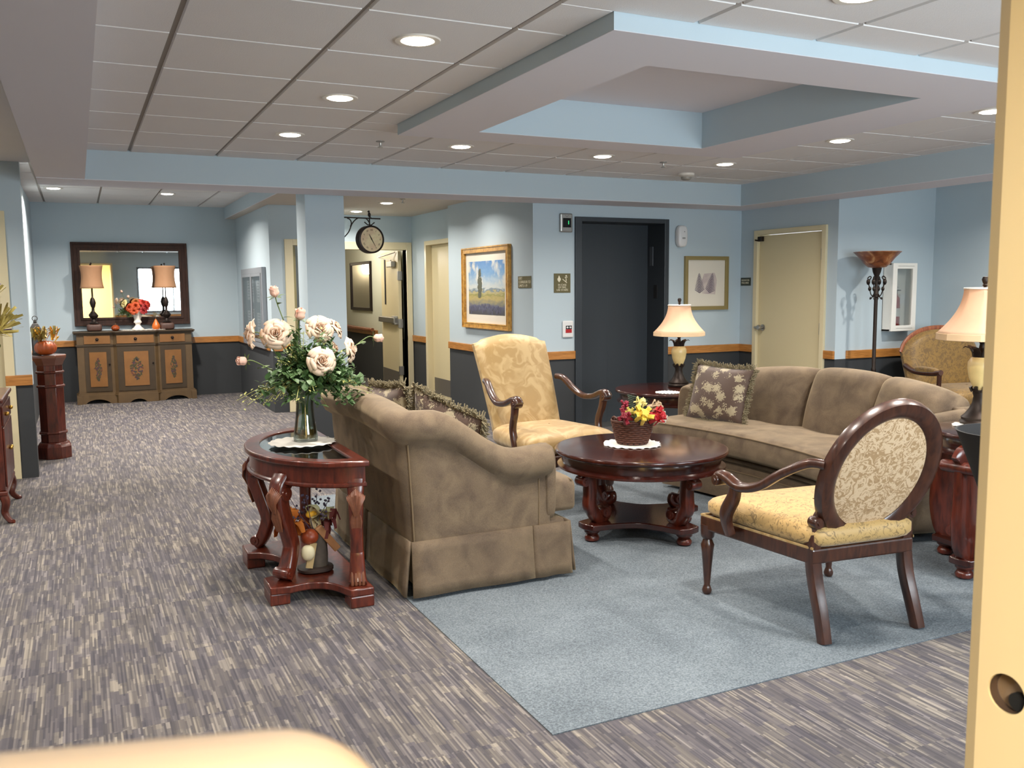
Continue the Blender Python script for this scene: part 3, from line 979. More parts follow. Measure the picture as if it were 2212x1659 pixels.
scallop('doily', 'white doily under the lamp on the near end table at right', (4.10, 2.99, .704), .15, seed=4)

# half-moon console table, flat side to the loveseat
HT = .665
cs = thing('console_table', 'half-moon red mahogany console table with inset glass top behind the loveseat', 'table', (1.13, 4.38, 0), PI / 2)
def halfell(a, b, n=40, y0=0.0):
    return [(a * math.cos(PI * i / n), y0 + b * math.sin(PI * i / n)) for i in range(n + 1)]
A_, B_ = .575, .44
outer, inner = halfell(A_, B_), halfell(A_ - .10, B_ - .13, 40, .055)
MB().ring(outer, inner, HT - .028, HT).build('tabletop', MAHOG2, cs, ang=30, bevel=.008, bseg=3)
MB().prism(halfell(A_ - .1, B_ - .13, 40, .055), HT - .016, HT - .008).build('glass_panel', thin_glass('table_glass', (.62, .72, .72, 1), .18), cs, ang=30)
MB().ring(halfell(A_ - .035, B_ - .035, 40, .012), halfell(A_ - .06, B_ - .06, 40, .025), HT - .115, HT - .0281).build('apron', MAHOG2, cs, ang=30)
ap = halfell(A_ - .03, B_ - .03, 40, .01)
MB().tube([(x, y, HT - .112) for x, y in ap], .011, 8).build('apron_bead', MAHOG2, cs)
legs = [(-.505, .05, 165), (.505, .05, -20), (-.30, .325, 128), (.30, .325, 52)]
for lx, ly, ang in legs:
    front = ly > .2
    M = T(lx, ly) @ RZ(math.radians(ang))
    prof = spline([(.0, HT - .10), (.03, HT - .14), (.035, HT - .21), (.005, HT - .30), (-.03, HT - .40), (-.03, .22), (.0, .14), (.03, .105)] if front else
                  [(-.005, HT - .10), (.012, HT - .15), (.014, HT - .22), (-.002, HT - .32), (-.012, HT - .42), (-.008, .22), (.0, .14), (.012, .10)], 5)
    n = len(prof)
    lg = MB().tube([(a, 0, z) for a, z in prof], [(.042 - .012 * min(1, i / n * 1.4), .043 - .013 * math.sin(PI * i / n)) for i in range(n)], 12, M, e=.4, up=(0, 1, 0)).build('leg', MAHOG2, cs, ang=50)
    # acanthus leaf carved on the knee
    mb = MB()
    M0, M = M, M @ T(.030 if front else .010, 0, 0)
    for i in range(-7, 8):
        b = i / 7
        mb.tube([M @ Vector((.04, b * .006, HT - .25)), M @ Vector((.058, b * .02, HT - .2)), M @ Vector((.066 - abs(b) * .02, b * .036, HT - .15 - abs(b) * .02)), M @ Vector((.05 - abs(b) * .015, b * .04, HT - .125 - abs(b) * .035))], [.004, .0062, .0056, .002], 6)
        mb.tube([M @ Vector((.036, b * .012, HT - .22)), M @ Vector((.03, b * .022, HT - .28)), M @ Vector((.012, b * .016, HT - .34))], [.004, .0058, .002], 6)
    mb.build('carved_leaf', CARVED, lg)
    M = M0
    v = MB()
    if front:
        for sx, sz, r in ((.028, HT - .165, .034), (.028, .128, .026)):
            vv = volute(r, .085)
            MB().add([M @ T(sx, 0, sz) @ Vector(p) for p in vv.v], vv.f).build('scroll', MAHOG2, lg)
    else:
        for q in range(4):
            v.tube([M @ Vector((.02, -.024 + q * .016, .15)), M @ Vector((.034, -.024 + q * .016, .11)), M @ Vector((.03, -.024 + q * .016, .092))], .008, 8)
        v.build('carved_foot', CARVED, lg)
def arc_pts(p, q, bow, n=9):
    (x0_, y0_), (x1_, y1_) = p, q
    dx, dy = x1_ - x0_, y1_ - y0_
    L = math.hypot(dx, dy)
    nx, ny = -dy / L, dx / L
    return [(x0_ + dx * u + nx * bow * 4 * u * (1 - u), y0_ + dy * u + ny * bow * 4 * u * (1 - u)) for u in [i / n for i in range(1, n)]]
bp = [(-.58, -.005), (.58, -.005), (.58, .10), (.48, .135)]
bp += arc_pts((.48, .135), (.40, .33), .05)
bp += [(.40, .33), (.385, .42), (.22, .42), (.20, .36)]
bp += arc_pts((.20, .36), (-.20, .36), .09)
bp += [(-.20, .36), (-.22, .42), (-.385, .42), (-.40, .33)]
bp += arc_pts((-.40, .33), (-.48, .135), .05)
bp += [(-.48, .135), (-.58, .10)]
MB().prism(bp, .052, .088).build('shelf', MAHOG2, cs, ang=25, bevel=.006)
for fx, fy, sx, sy in ((-.525, .05, .055, .055), (.525, .05, .055, .055), (-.305, .375, .078, .045), (.305, .375, .078, .045)):
    MB().box((fx - sx, fy - sy, 0), (fx + sx, fy + sy, .054)).build('foot', MAHOG2, cs, ang=0, bevel=.006)

# ------------------------------------------------------------------ loveseat (back towards the half-moon table)
lv = thing('loveseat', 'taupe velvet loveseat with rolled sloping back, turned away beside the half-moon table', 'sofa', (1.72, 4.42, .004))
LX0, LX1, LY = -.415, .30, .64
def u_path(x0, x1, y, r, n=8):
    pts = []
    for i in range(14):
        pts.append((x1 + (x0 + r - x1) * i / 14, -y, 0, -1))
    for i in range(n + 1):
        a = -PI / 2 - PI / 2 * i / n
        pts.append((x0 + r + r * math.cos(a), -y + r + r * math.sin(a), math.cos(a), math.sin(a)))
    for i in range(1, 22):
        pts.append((x0, -y + r + (2 * y - 2 * r) * i / 22, -1, 0))
    for i in range(n + 1):
        a = PI - PI / 2 * i / n
        pts.append((x0 + r + r * math.cos(a), y - r + r * math.sin(a), math.cos(a), math.sin(a)))
    for i in range(1, 15):
        pts.append((x0 + r + (x1 - x0 - r) * i / 14, y, 0, 1))
    return pts
up_ = u_path(LX0, LX1, LY, .09)
def lh(x, y):
    # height of the rolled top: high along the back, sweeping down along the arms
    if x <= LX0 + .1:
        return .868 + .03 * max(0, 1 - (y / .6) ** 2)
    u = min(1, (x - LX0 - .1) / .45)
    s_ = u * u * (3 - 2 * u)
    return .868 - .215 * s_ + .012 * max(0, (x - .15) / .15)
rows = []
for x, y, nx, ny in up_:
    h = lh(x, y)
    pr_ = [(0, .255), (.0, .34), (.002, h - .24), (-.002, h - .155), (.032, h - .13), (.052, h - .085), (.042, h - .035), (.008, h - .006), (-.04, h), (-.09, h - .008), (-.128, h - .04), (-.14, h - .09), (-.135, h - .16), (-.14, .42), (-.14, .27)]
    lean = .058 * max(0, -nx)
    rows.append([(x + nx * (u + lean * max(0, z - .3) / .55), y + ny * u, z) for u, z in pr_])
mb = MB()
m_ = len(rows[0])
vs = [p for r in rows for p in r]
fs = []
for i in range(len(rows) - 1):
    for j in range(m_ - 1):
        fs.append((i * m_ + j, (i + 1) * m_ + j, (i + 1) * m_ + j + 1, i * m_ + j + 1))
k = (len(rows) - 1) * m_
fs.append(tuple(range(m_)))
fs.append(tuple(reversed(range(k, k + m_))))
mb.add(vs, fs)
mb.build('upholstered_back', VELVET, lv, ang=60)
# welts: corner seams, the seam under the roll
PIPE = plain('velvet_piping', '#6f5d45', .9)
for idx in (14 + 4, len(up_) - 1 - 14 - 4):
    MB().tube([(up_[idx][0] + up_[idx][2] * (.003 + .058 * max(0, -up_[idx][2]) * max(0, z - .3) / .55), up_[idx][1] + up_[idx][3] * .003, z) for z in (.25, .4, .55, .715)], .0045, 6).build('seam_welt', PIPE, lv)
for s_ in (-1, 1):
    MB().tube([(LX1 - .06, s_ * (LY + .002), z) for z in (.25, .4, .5)], .003, 6).build('seam_welt', PIPE, lv)
    # padded front of the arm
    MB().sbox((LX1 + .006, s_ * (LY - .07), .47), (.03, .083, .185), .35, .45, 24, 14).build('arm_front', VELVET, lv, ang=60)
MB().box((LX0 + .02, -LY + .02, .05), (.40, LY - .02, .285)).build('base_frame', VELVETD, lv, ang=0, bevel=.02)
MB().sbox((.085, 0, .385), (.33, .485, .095), .22, .5, 40, 16).sbox((.375, 0, .385), (.105, .60, .093), .15, .3, 40, 16).build('seat_cushion', VELVET, lv, ang=60)
MB().tube([(.452, -.59, .462), (.463, -.3, .468), (.464, .3, .468), (.452, .59, .462)], .005, 6).build('cushion_welt', PIPE, lv)
def skirt(p, q, n=10, z1=.272, flare=.022, wob=.006, seed=0):
    (x0_, y0_), (x1_, y1_) = p, q
    dx, dy = x1_ - x0_, y1_ - y0_
    L = math.hypot(dx, dy)
    nx, ny = dy / L, -dx / L
    rnd = random.Random(seed)
    ph = rnd.uniform(0, 6)
    def fn(u, v):
        w = flare * v + wob * v * math.sin(ph + 9 * u)
        sq = u + (u - .5) * .015 * v
        return (x0_ + dx * sq + nx * w, y0_ + dy * sq + ny * w, z1 - (z1 - .018) * v)
    mb = MB().grid(fn, n + 1, 6)
    return mb
def add_skirt(p, q, seed):
    o = skirt(p, q, seed=seed).build('skirt_panel', VELVETD, lv, ang=60)
    s_ = o.modifiers.new('thick', 'SOLIDIFY'); s_.thickness = .012; s_.offset = 0
add_skirt((LX0 + .002, -LY - .004), (.20, -LY - .004), 1)
add_skirt((.206, -LY - .004), (.405, -LY - .004), 2)
add_skirt((.41, -LY), (.41, -.1), 3)
add_skirt((.41, -.09), (.41, LY), 4)
add_skirt((LX0 - .004, LY), (LX0 - .004, .01), 5)
add_skirt((LX0 - .004, .0), (LX0 - .004, -LY), 6)
add_skirt((.405, LY + .004), (LX0, LY + .004), 7)

def pillow(name, label, loc, rot, w, h, d, group='flowered fringed throw pillows', seed=0):
    t = thing(name, label, 'pillow', loc, 0, group)
    t.rotation_euler = rot
    rnd = random.Random(seed)
    def fn(u, v):
        a, b = 2 * u - 1, 2 * v - 1
        pinch = 1 - .10 * (a * a) * (b * b) + .0
        return a, b, pinch
    mb = MB()
    N = 18
    def surf(sgn):
        def f(u, v):
            a, b = 2 * u - 1, 2 * v - 1
            edge = (max(0, 1 - a * a) * max(0, 1 - b * b)) ** .42
            cx = 1 - .07 * (1 - b * b)
            cy = 1 - .07 * (1 - a * a)
            dent = .1 * math.exp(-((a * 3) ** 2 + (b * 2.6 - 1.6) ** 2))
            return (a * w / 2 * cx, sgn * d / 2 * edge * (1 - dent), b * h / 2 * cy)
        return f
    mb.grid(surf(-1), N, N)
    k = len(mb.v)
    mb.grid(surf(1), N, N)
    mb.build('pillow_body', PILLOWM, t, ang=80)
    fm = MB()
    per = []
    M_ = 84
    for i in range(M_):
        u = 2 * i / M_ - 1
        per += [((u, -1), (0, -1)), ((u, 1), (0, 1)), ((-1, u), (-1, 0)), ((1, u), (1, 0))]
    for (a, b), (ox, oz) in per:
        px = a * w / 2 * (1 - .07 * (1 - b * b))
        pz = b * h / 2 * (1 - .07 * (1 - a * a))
        for q in range(3):
            L = rnd.uniform(.014, .034)
            ex = px + ox * L + rnd.uniform(-.012, .012)
            ez = pz + oz * L + rnd.uniform(-.012, .012)
            fm.tube([(px, rnd.uniform(-.004, .004), pz), (ex, rnd.uniform(-.022, .022), ez)], [.0048, .003], 4)
    fm.build('fringe', FRINGE, t, ang=0)
    return t
pillow('throw_pillow', 'brown flowered fringed pillow propped at the far end of the loveseat', (1.545, 4.70, .70), (math.radians(-12), math.radians(4), math.radians(100)), .40, .40, .15, seed=1)
pillow('throw_pillow', 'brown flowered fringed pillow tipped along the near inside of the loveseat', (1.65, 4.17, .665), (math.radians(-20), math.radians(-17), math.radians(118)), .46, .44, .16, seed=2)

# ------------------------------------------------------------------ curved channel-back sofa
so = thing('curved_sofa', 'curved taupe velvet sofa with channelled back on the far side of the coffee table', 'sofa', (3.9, 4.33, .004))
RC = -3.5
def pol(R, th, z):
    return (RC + R * math.cos(th), R * math.sin(th), z)
TH0, TH1 = math.radians(-14.0), math.radians(15.0)
TB0, TB1 = math.radians(-13.2), math.radians(13.4)
SEAMS = [TB0, math.radians(-5.9), math.radians(2.4), TB1]
def top_h(th):
    u = (th - TB0) / (math.radians(11) - TB0)
    return .795 + .075 * math.sin(PI * min(max(u * .9 + .06, 0), 1)) ** .8
def channel(a, b):
    def fn(u, v):
        th = a + (b - a) * u
        q = 2 * u - 1
        puff = max(0, 1 - abs(q) ** 3.2) ** .55
        H = top_h(th) + .034 * puff - .02
        key = [(3.93, .42), (3.945, .52), (3.975, .64), (4.02, .76), (4.065, H - .02), (4.12, H), (4.175, H - .03), (4.2, H - .1)]
        x = v * (len(key) - 1)
        i = min(int(x), len(key) - 2)
        f = x - i
        p = [key[max(0, min(len(key) - 1, k))] for k in (i - 1, i, i + 1, i + 2)]
        R, z = [0.5 * (2 * p[1][d] + (p[2][d] - p[0][d]) * f + (2 * p[0][d] - 5 * p[1][d] + 4 * p[2][d] - p[3][d]) * f * f + (3 * p[1][d] - p[0][d] - 3 * p[2][d] + p[3][d]) * f ** 3) for d in (0, 1)]
        R -= .105 * puff * max(0, 1 - max(0, v - .55) * 2.2)
        return pol(R, th, z)
    return fn
for k in range(3):
    ch = MB().grid(channel(SEAMS[k], SEAMS[k + 1]), 18, 24)
    for row, th in ((0, SEAMS[k]), (17, SEAMS[k + 1])):
        ch.v.append(pol(4.2, th, .42))
        ch.f.append(tuple([row * 24 + j for j in range(24)] + [len(ch.v) - 1]))
    ch.build('back_channel', VELVET, so, ang=80)
def arcbody(R0, R1, z0, z1, a, b, n=24):
    poly = [pol(R0, a + (b - a) * i / n, 0)[:2] for i in range(n + 1)] + [pol(R1, b - (b - a) * i / n, 0)[:2] for i in range(n + 1)]
    return MB().prism(poly, z0, z1)
arcbody(4.07, 4.205, .06, .735, TB0 - .01, TB1 + .02).build('back_frame', VELVETD, so, ang=30, bevel=.012)
arcbody(3.42, 4.07, .045, .31, TH0 + .005, TH1 - .005).build('base_frame', VELVETD, so, ang=30, bevel=.008)
def seat_fn(u, v):
    th = TH0 - .004 + (TH1 - TH0 + .008) * u
    prof = [(3.99, .32), (3.36, .315), (3.325, .335), (3.315, .37), (3.318, .43), (3.33, .462), (3.36, .482), (3.5, .494), (3.75, .49), (3.99, .475)]
    x = v * (len(prof) - 1)
    i = min(int(x), len(prof) - 2)
    f = x - i
    R = prof[i][0] * (1 - f) + prof[i + 1][0] * f
    z = prof[i][1] * (1 - f) + prof[i + 1][1] * f
    return pol(R, th, z + .004 * math.sin(60 * th) * (1 if z > .47 else 0))
sc_ = MB().grid(seat_fn, 40, 28)
for e_ in (0, 39):
    ids = [e_ * 28 + j for j in range(28)]
    sc_.f.append(tuple(ids))
sc_.build('seat_cushion', VELVET, so, ang=70)
MB().tube([pol(3.322, TH0 + (TH1 - TH0) * i / 30, .468) for i in range(31)], .005, 6).build('cushion_welt', PIPE, so)
MB().tube([pol(3.40, TH0 + (TH1 - TH0) * i / 30, .285) for i in range(31)], .012, 6).build('rail_welt', VELVET, so)
arcbody(3.402, 3.42, .022, .215, TH0 + .003, TH1 - .003).build('skirt_panel', VELVETD, so, ang=30)
MB().tube([pol(3.403, TH0 + (TH1 - TH0) * i / 30, .216) for i in range(31)], .005, 6).build('skirt_welt', PIPE, so)
for th, sg in ((math.radians(15.0), 1), (math.radians(-13.2), -1)):
    def armf(u, v, th=th, sg=sg):
        # upright padded arm with a rounded top, sloping up into the back
        R = 3.74 + .36 * u
        H = .685 + .05 * u
        a = 2 * PI * v
        hw = .075
        cx = math.copysign(abs(math.cos(a)) ** .6, math.cos(a)) * hw
        cz = math.copysign(abs(math.sin(a)) ** .45, math.sin(a))
        zc, hz_ = (H + .05) / 2, (H - .05) / 2
        p = pol(R, th + sg * .016, zc + cz * hz_)
        n = (-math.sin(th) * cx, math.cos(th) * cx)
        return (p[0] + n[0], p[1] + n[1], p[2])
    am = MB().grid(armf, 12, 28, wrapv=True)
    am.f.append(tuple(range(28)))
    am.f.append(tuple(reversed(range(11 * 28, 12 * 28))))
    am.build('arm', VELVET, so, ang=50, bevel=.015, bseg=3)
pillow('throw_pillow', 'brown flowered fringed square pillow on the curved sofa by its far arm', (3.985, 4.95, .675), (math.radians(-17), math.radians(2), math.radians(-74)), .47, .40, .17, seed=3)

# ------------------------------------------------------------------ round-backed armchair seen from behind
def trap(mb, w_front, w_back, y0, y1):
    # squeeze the mesh's x by its y: front is y1
    mb.v = [(x * (w_back + (w_front - w_back) * (y - y0) / (y1 - y0)), y, z) for x, y, z in mb.v]
    return mb
oc = thing('oval_back_armchair', 'oval-backed wooden armchair with ivory damask back, seen from behind', 'chair', (2.87, 2.905, .004), math.radians(-5.5))
MO = T(.008, -.372, .672) @ RX(math.radians(20))
ell = [(.252 * math.cos(2 * PI * i / 64), 0, .268 * math.sin(2 * PI * i / 64)) for i in range(64)]
mo_ = MB()
vs, fs = [], []
for i in range(64):
    a = 2 * PI * i / 64
    dirx, dirz = math.cos(a), math.sin(a)
    for (dr, dy) in ((-.036, .012), (-.036, -.012), (-.022, -.024), (.006, -.03), (.03, -.024), (.038, -.006), (.038, .014), (.02, .026), (-.02, .026)):
        vs.append(((.25 + dr) * dirx, dy, (.286 + dr) * dirz))
for i in range(64):
    for j in range(9):
        fs.append((i * 9 + j, i * 9 + (j + 1) % 9, ((i + 1) % 64) * 9 + (j + 1) % 9, ((i + 1) % 64) * 9 + j))
mo_.add(vs, fs, MO).build('back_frame', WALNUT, oc, ang=40)
def pad(sgn, bulge):
    def f(u, v):
        a, r = 2 * PI * u, v
        return (.22 * r * math.cos(a), sgn * (.008 + bulge * max(0, 1 - r * r) ** .6), .256 * r * math.sin(a))
    return f
MB().grid(pad(-1, .016), 48, 10, MO, wrapu=True).build('back_panel', IVORY, oc, ang=80)
MB().grid(pad(1, .035), 48, 10, MO, wrapu=True).build('front_panel', GOLDF, oc, ang=80)
trap(MB().sbox((0, 0, .415), (1, .335, .07), .22, .65, 44, 14), .375, .265, -.33, .33).build('seat_cushion', GOLDF, oc, ang=60)
trap(MB().ring([(-1, -.315), (1, -.315), (1, .33), (-1, .33)], [(-.9, -.27), (.9, -.27), (.9, .29), (-.9, .29)], .305, .368), .372, .255, -.315, .33).build('seat_rail', WALNUT, oc, ang=0, bevel=.008)
trap(MB().tube([(-.99, -.315, .372), (-.99, .325, .372), (.99, .325, .372), (.99, -.315, .372)], .006, 6), .372, .258, -.315, .33).build('seat_welt', GOLD, oc)
for s_ in (-1, 1):
    MB().tube(spline([(s_ * .236, -.375, 0), (s_ * .232, -.345, .10), (s_ * .23, -.305, .22), (s_ * .232, -.285, .33), (s_ * .232, -.285, .40), (s_ * .215, -.285, .455), (s_ * .195, -.30, .51)], 5),
              [(.022 + .006 * min(1, i / 12), .026) for i in range(31)], 10, e=.45, up=(0, 1, 0)).build('leg', WALNUT, oc, ang=50)
    vv = volute(.024, .05)
    MB().add([T(s_ * .235, -.30, .475) @ Vector(p) for p in vv.v], vv.f).build('scroll', WALNUT, oc)
    MB().lathe([(.015, 0), (.021, .008), (.023, .02), (.017, .036), (.014, .045), (.02, .12), (.027, .2), (.031, .235), (.024, .25), (.021, .262), (.03, .272), (.032, .29), (.032, .33)], 20, T(s_ * .345, .305, 0)).build('leg', WALNUT, oc)
    a_ = spline([(s_ * .262, -.385, .725), (s_ * .295, -.32, .722), (s_ * .345, -.22, .665), (s_ * .375, -.12, .598), (s_ * .392, -.01, .573), (s_ * .398, .08, .598), (s_ * .40, .13, .600), (s_ * .40, .15, .575)], 6)
    n = len(a_)
    ar = MB().tube(a_, [(.021 + .006 * math.sin(PI * i / n), .019) for i in range(n)], 12, e=.7).build('arm', WALNUT, oc)
    vv = volute(.026, .056)
    MB().add([T(s_ * .40, .132, .578) @ RZ(PI / 2) @ Vector(p) for p in vv.v], vv.f).build('scroll', WALNUT, ar)
    p_ = spline([(s_ * .396, .02, .575), (s_ * .392, .035, .52), (s_ * .386, .095, .44), (s_ * .376, .11, .39), (s_ * .362, .10, .335)], 5)
    MB().tube(p_, [(.02, .024 + .008 * math.sin(PI * i / 20)) for i in range(21)], 10, e=.5, up=(0, 1, 0)).build('arm_post', WALNUT, oc, ang=50)

# ------------------------------------------------------------------ tall gold damask armchair
hc = thing('high_back_armchair', 'tall gold damask armchair with carved wooden arms facing the coffee table', 'chair', (2.85, 5.42, .004), math.radians(5))
def hb_side(sgn):
    def f(u, v):
        a, b = 2 * u - 1, v
        sh = 1.035 + .05 * math.cos(a * PI / 2) ** 1.2 - (.012 if abs(a) > .82 else 0)
        w = .272 + .028 * b
        z = .38 + (sh - .38) * b
        rim = (max(0, 1 - abs(a) ** 8) * max(0, 1 - abs(2 * b - 1) ** 12)) ** .5
        y = .20 + .21 * b + .05 * b * b
        return (a * w, y + sgn * (.018 + (.048 if sgn < 0 else .02) * rim) * (rim > 0 or 1), z)
    return f
mb = MB().grid(hb_side(-1), 25, 25)
mb.grid(hb_side(1), 25, 25)
N = 25
def loop(o):
    return [o + i * N for i in range(N)] + [o + (N - 1) * N + j for j in range(1, N)] + [o + i * N + N - 1 for i in range(N - 2, -1, -1)] + [o + j for j in range(N - 2, 0, -1)]
la, lb_ = loop(0), loop(N * N)
for i in range(len(la)):
    j = (i + 1) % len(la)
    mb.f.append((la[i], la[j], lb_[j], lb_[i]))
mb.build('backrest', GOLD, hc, ang=60)
trap(MB().sbox((0, -.07, .40), (1, .335, .095), .25, .7, 44, 16), .365, .29, .26, -.4).build('seat_cushion', GOLD, hc, ang=70)
trap(MB().ring([(-1, -.385), (1, -.385), (1, .255), (-1, .255)], [(-.85, -.33), (.85, -.33), (.85, .2), (-.85, .2)], .255, .335), .355, .28, .255, -.385).build('seat_rail', WALNUT, hc, ang=0, bevel=.01)
for s_ in (-1, 1):
    a_ = spline([(s_ * .295, .285, .775), (s_ * .315, .22, .765), (s_ * .335, .13, .70), (s_ * .35, .03, .655), (s_ * .355, -.09, .66), (s_ * .355, -.19, .695), (s_ * .355, -.24, .695), (s_ * .355, -.265, .67)], 6)
    n = len(a_)
    ar = MB().tube(a_, [(.024 + .006 * (i / n), .021 + .004 * (i > n * .75)) for i in range(n)], 12, e=.75).build('arm', WALNUT, hc)
    vv = volute(.03, .062)
    MB().add([T(s_ * .355, -.235, .672) @ RZ(PI / 2) @ Vector(p) for p in vv.v], vv.f).build('scroll', WALNUT, ar)
    p_ = spline([(s_ * .355, -.215, .675), (s_ * .352, -.20, .60), (s_ * .345, -.165, .50), (s_ * .342, -.185, .40), (s_ * .335, -.21, .31)], 5)
    MB().tube(p_, [(.022, .026 - .006 * math.sin(PI * i / 20)) for i in range(21)], 10, e=.5, up=(0, 1, 0)).build('arm_post', WALNUT, hc, ang=50)
    MB().lathe([(.02, 0), (.028, .02), (.03, .05), (.02, .075), (.03, .09), (.038, .16), (.04, .26)], 16, T(s_ * .315, -.335, 0)).build('leg', WALNUT, hc)
    MB().tube([(s_ * .262, .36, 0), (s_ * .262, .29, .12), (s_ * .258, .24, .30)], [(.022, .024), (.024, .026), (.026, .028)], 8, e=.4, up=(0, 1, 0)).build('leg', WALNUT, hc, ang=50)

# ------------------------------------------------------------------ brocade armchair in the alcove
ga = thing('brocade_armchair', 'wide bronze brocade armchair with arched wood-trimmed back in the right alcove', 'chair', (7.37, 5.66, 0), math.radians(-12))
ga.scale = (.84, .9, 1.0)
def gb(sgn):
    def f(u, v):
        a, b = 2 * u - 1, v
        sh = .78 + .215 * max(0, 1 - abs(a) ** 2.4) ** .6
        z = .44 + (sh - .44) * b
        rim = (max(0, 1 - abs(a) ** 6) * max(0, 1 - abs(2 * b - 1) ** 10)) ** .5
        return (a * (.47 + .02 * b), .24 + .12 * b + sgn * (.02 + .07 * rim), z)
    return f
mb = MB().grid(gb(-1), N, N)
mb.grid(gb(1), N, N)
for i in range(len(la)):
    j = (i + 1) % len(la)
    mb.f.append((la[i], la[j], lb_[j], lb_[i]))
mb.build('backrest', BROCADE, ga, ang=60)
MB().tube([(a * .49, .36, .78 + .225 * max(0, 1 - abs(a) ** 2.4) ** .6) for a in [i / 16 - 1 for i in range(33)]], (.016, .03), 8).build('top_rail', HANDRAIL, ga)
MB().sbox((0, -.08, .40), (.46, .36, .10), .25, .6).build('seat_cushion', BROCADE, ga, ang=60)
MB().box((-.46, -.42, .22), (.46, .3, .33)).build('seat_rail', WALNUT, ga, ang=0, bevel=.01)
for s_ in (-1, 1):
    MB().tube(spline([(s_ * .49, .28, .66), (s_ * .52, .1, .62), (s_ * .53, -.15, .62), (s_ * .53, -.3, .64)], 6), (.03, .025), 10).build('arm', WALNUT, ga)
    MB().sbox((s_ * .52, -.08, .645), (.035, .16, .03), .4, .6, 20, 10).build('arm_pad', BROCADE, ga)
    MB().tube([(s_ * .53, -.28, .63), (s_ * .5, -.24, .45), (s_ * .47, -.26, .3)], .024, 10).build('arm_post', WALNUT, ga)
    MB().tube([(s_ * .43, -.37, 0), (s_ * .44, -.38, .12), (s_ * .43, -.36, .24)], [.018, .026, .034], 10).build('leg', WALNUT, ga)
    MB().tube([(s_ * .42, .36, 0), (s_ * .42, .28, .24)], [.02, .03], 10).build('leg', WALNUT, ga)

# ------------------------------------------------------------------ lamps
def bell_shade(z0, z1, r0, r1, n=8, flare=2.0, per=8):
    # panelled bell: straight top band, curved sides with n soft ribs, straight bottom band
    mb = MB()
    def rr(a):
        q = (a * n / (2 * PI)) % 1
        return 1 - .035 * (1 - abs(2 * q - 1) ** 2) * 0 + .03 * abs(2 * q - 1) ** 3 - .02
    def fn(u, v):
        a = 2 * PI * u
        r = r1 + (r0 - r1) * (1 - v) ** flare
        return (r * rr(a) * math.cos(a), r * rr(a) * math.sin(a), z0 + (z1 - z0) * v)
    return mb.grid(fn, n * per, 16, wrapu=True)
def table_lamp(name, label, loc, k=1.0, group='marbled urn table lamps', rot=0.0):
    t = thing(name, label, 'lamp', loc, rot, group)
    MB().lathe([(.088, 0), (.092, .012), (.082, .022), (.085, .034), (.068, .05), (.05, .075), (.036, .105), (.03, .14), (.036, .16), (.03, .175)], 32).build('base', DARKMETAL, t)
    MB().lathe([(.022, .16), (.036, .185), (.055, .235), (.064, .285), (.063, .315), (.05, .338), (.03, .35)], 32).build('urn', LBODY, t)
    cr = MB()
    for i in range(7):
        a = 2 * PI * i / 7
        c_, s_ = math.cos(a), math.sin(a)
        cr.tube([(c_ * .036, s_ * .036, .335), (c_ * .042, s_ * .042, .365), (c_ * .055, s_ * .055, .388), (c_ * .078, s_ * .078, .396), (c_ * .088, s_ * .088, .388)], [(.02, .006), (.02, .005), (.017, .004), (.012, .003), (.003, .002)], 8, up=(c_, s_, .01))
        cr.tube([(c_ * .03, s_ * .03, .20), (c_ * .05, s_ * .05, .185), (c_ * .04, s_ * .04, .165)], [(.003, .002), (.014, .004), (.016, .004)], 8, up=(c_, s_, .01))
    cr.build('leaf_crown', DARKMETAL, t)
    MB().lathe([(.03, .335), (.028, .36), (.016, .385), (.012, .41), (.018, .42), (.012, .43), (.012, .69)], 20).build('stem', DARKMETAL, t)
    sh = bell_shade(.462, .69, .214, .094).build('lamp_shade', LSHADE, t, ang=25)
    s_ = sh.modifiers.new('thick', 'SOLIDIFY'); s_.thickness = .003
    b = bell_shade(.43, .464, .216, .2145, flare=1).build('shade_band', plain('lampshade_band', '#d6b892', .8), sh, ang=25)
    s_ = b.modifiers.new('thick', 'SOLIDIFY'); s_.thickness = .003
    MB().tube([(.094 * math.cos(2 * PI * i / 40), .094 * math.sin(2 * PI * i / 40), .69) for i in range(40)], .005, 6, closed=True).build('top_trim', DOILY, sh)
    MB().lathe([(.006, .68), (.008, .70), (.014, .706), (.009, .712), (.013, .72), (.017, .735), (.012, .748), (.004, .75)], 12).build('finial', DARKMETAL, t)
    l = D.lights.new('table_lamp_bulb', 'POINT')
    l.energy = 1.0
    l.color = (1, .82, .60)
    l.shadow_soft_size = .03
    o = D.objects.new('table_lamp_bulb', l)
    COL.objects.link(o)
    o.parent = t
    o.location = (.02, 0, .56)
    return t
table_lamp('table_lamp', 'marbled urn lamp with peach bell shade below the fern print', (4.60, 6.26, .574), rot=.2)
table_lamp('table_lamp', 'marbled urn lamp with peach bell shade, cut by the cream door at right', (4.13, 3.06, .709), rot=.6)

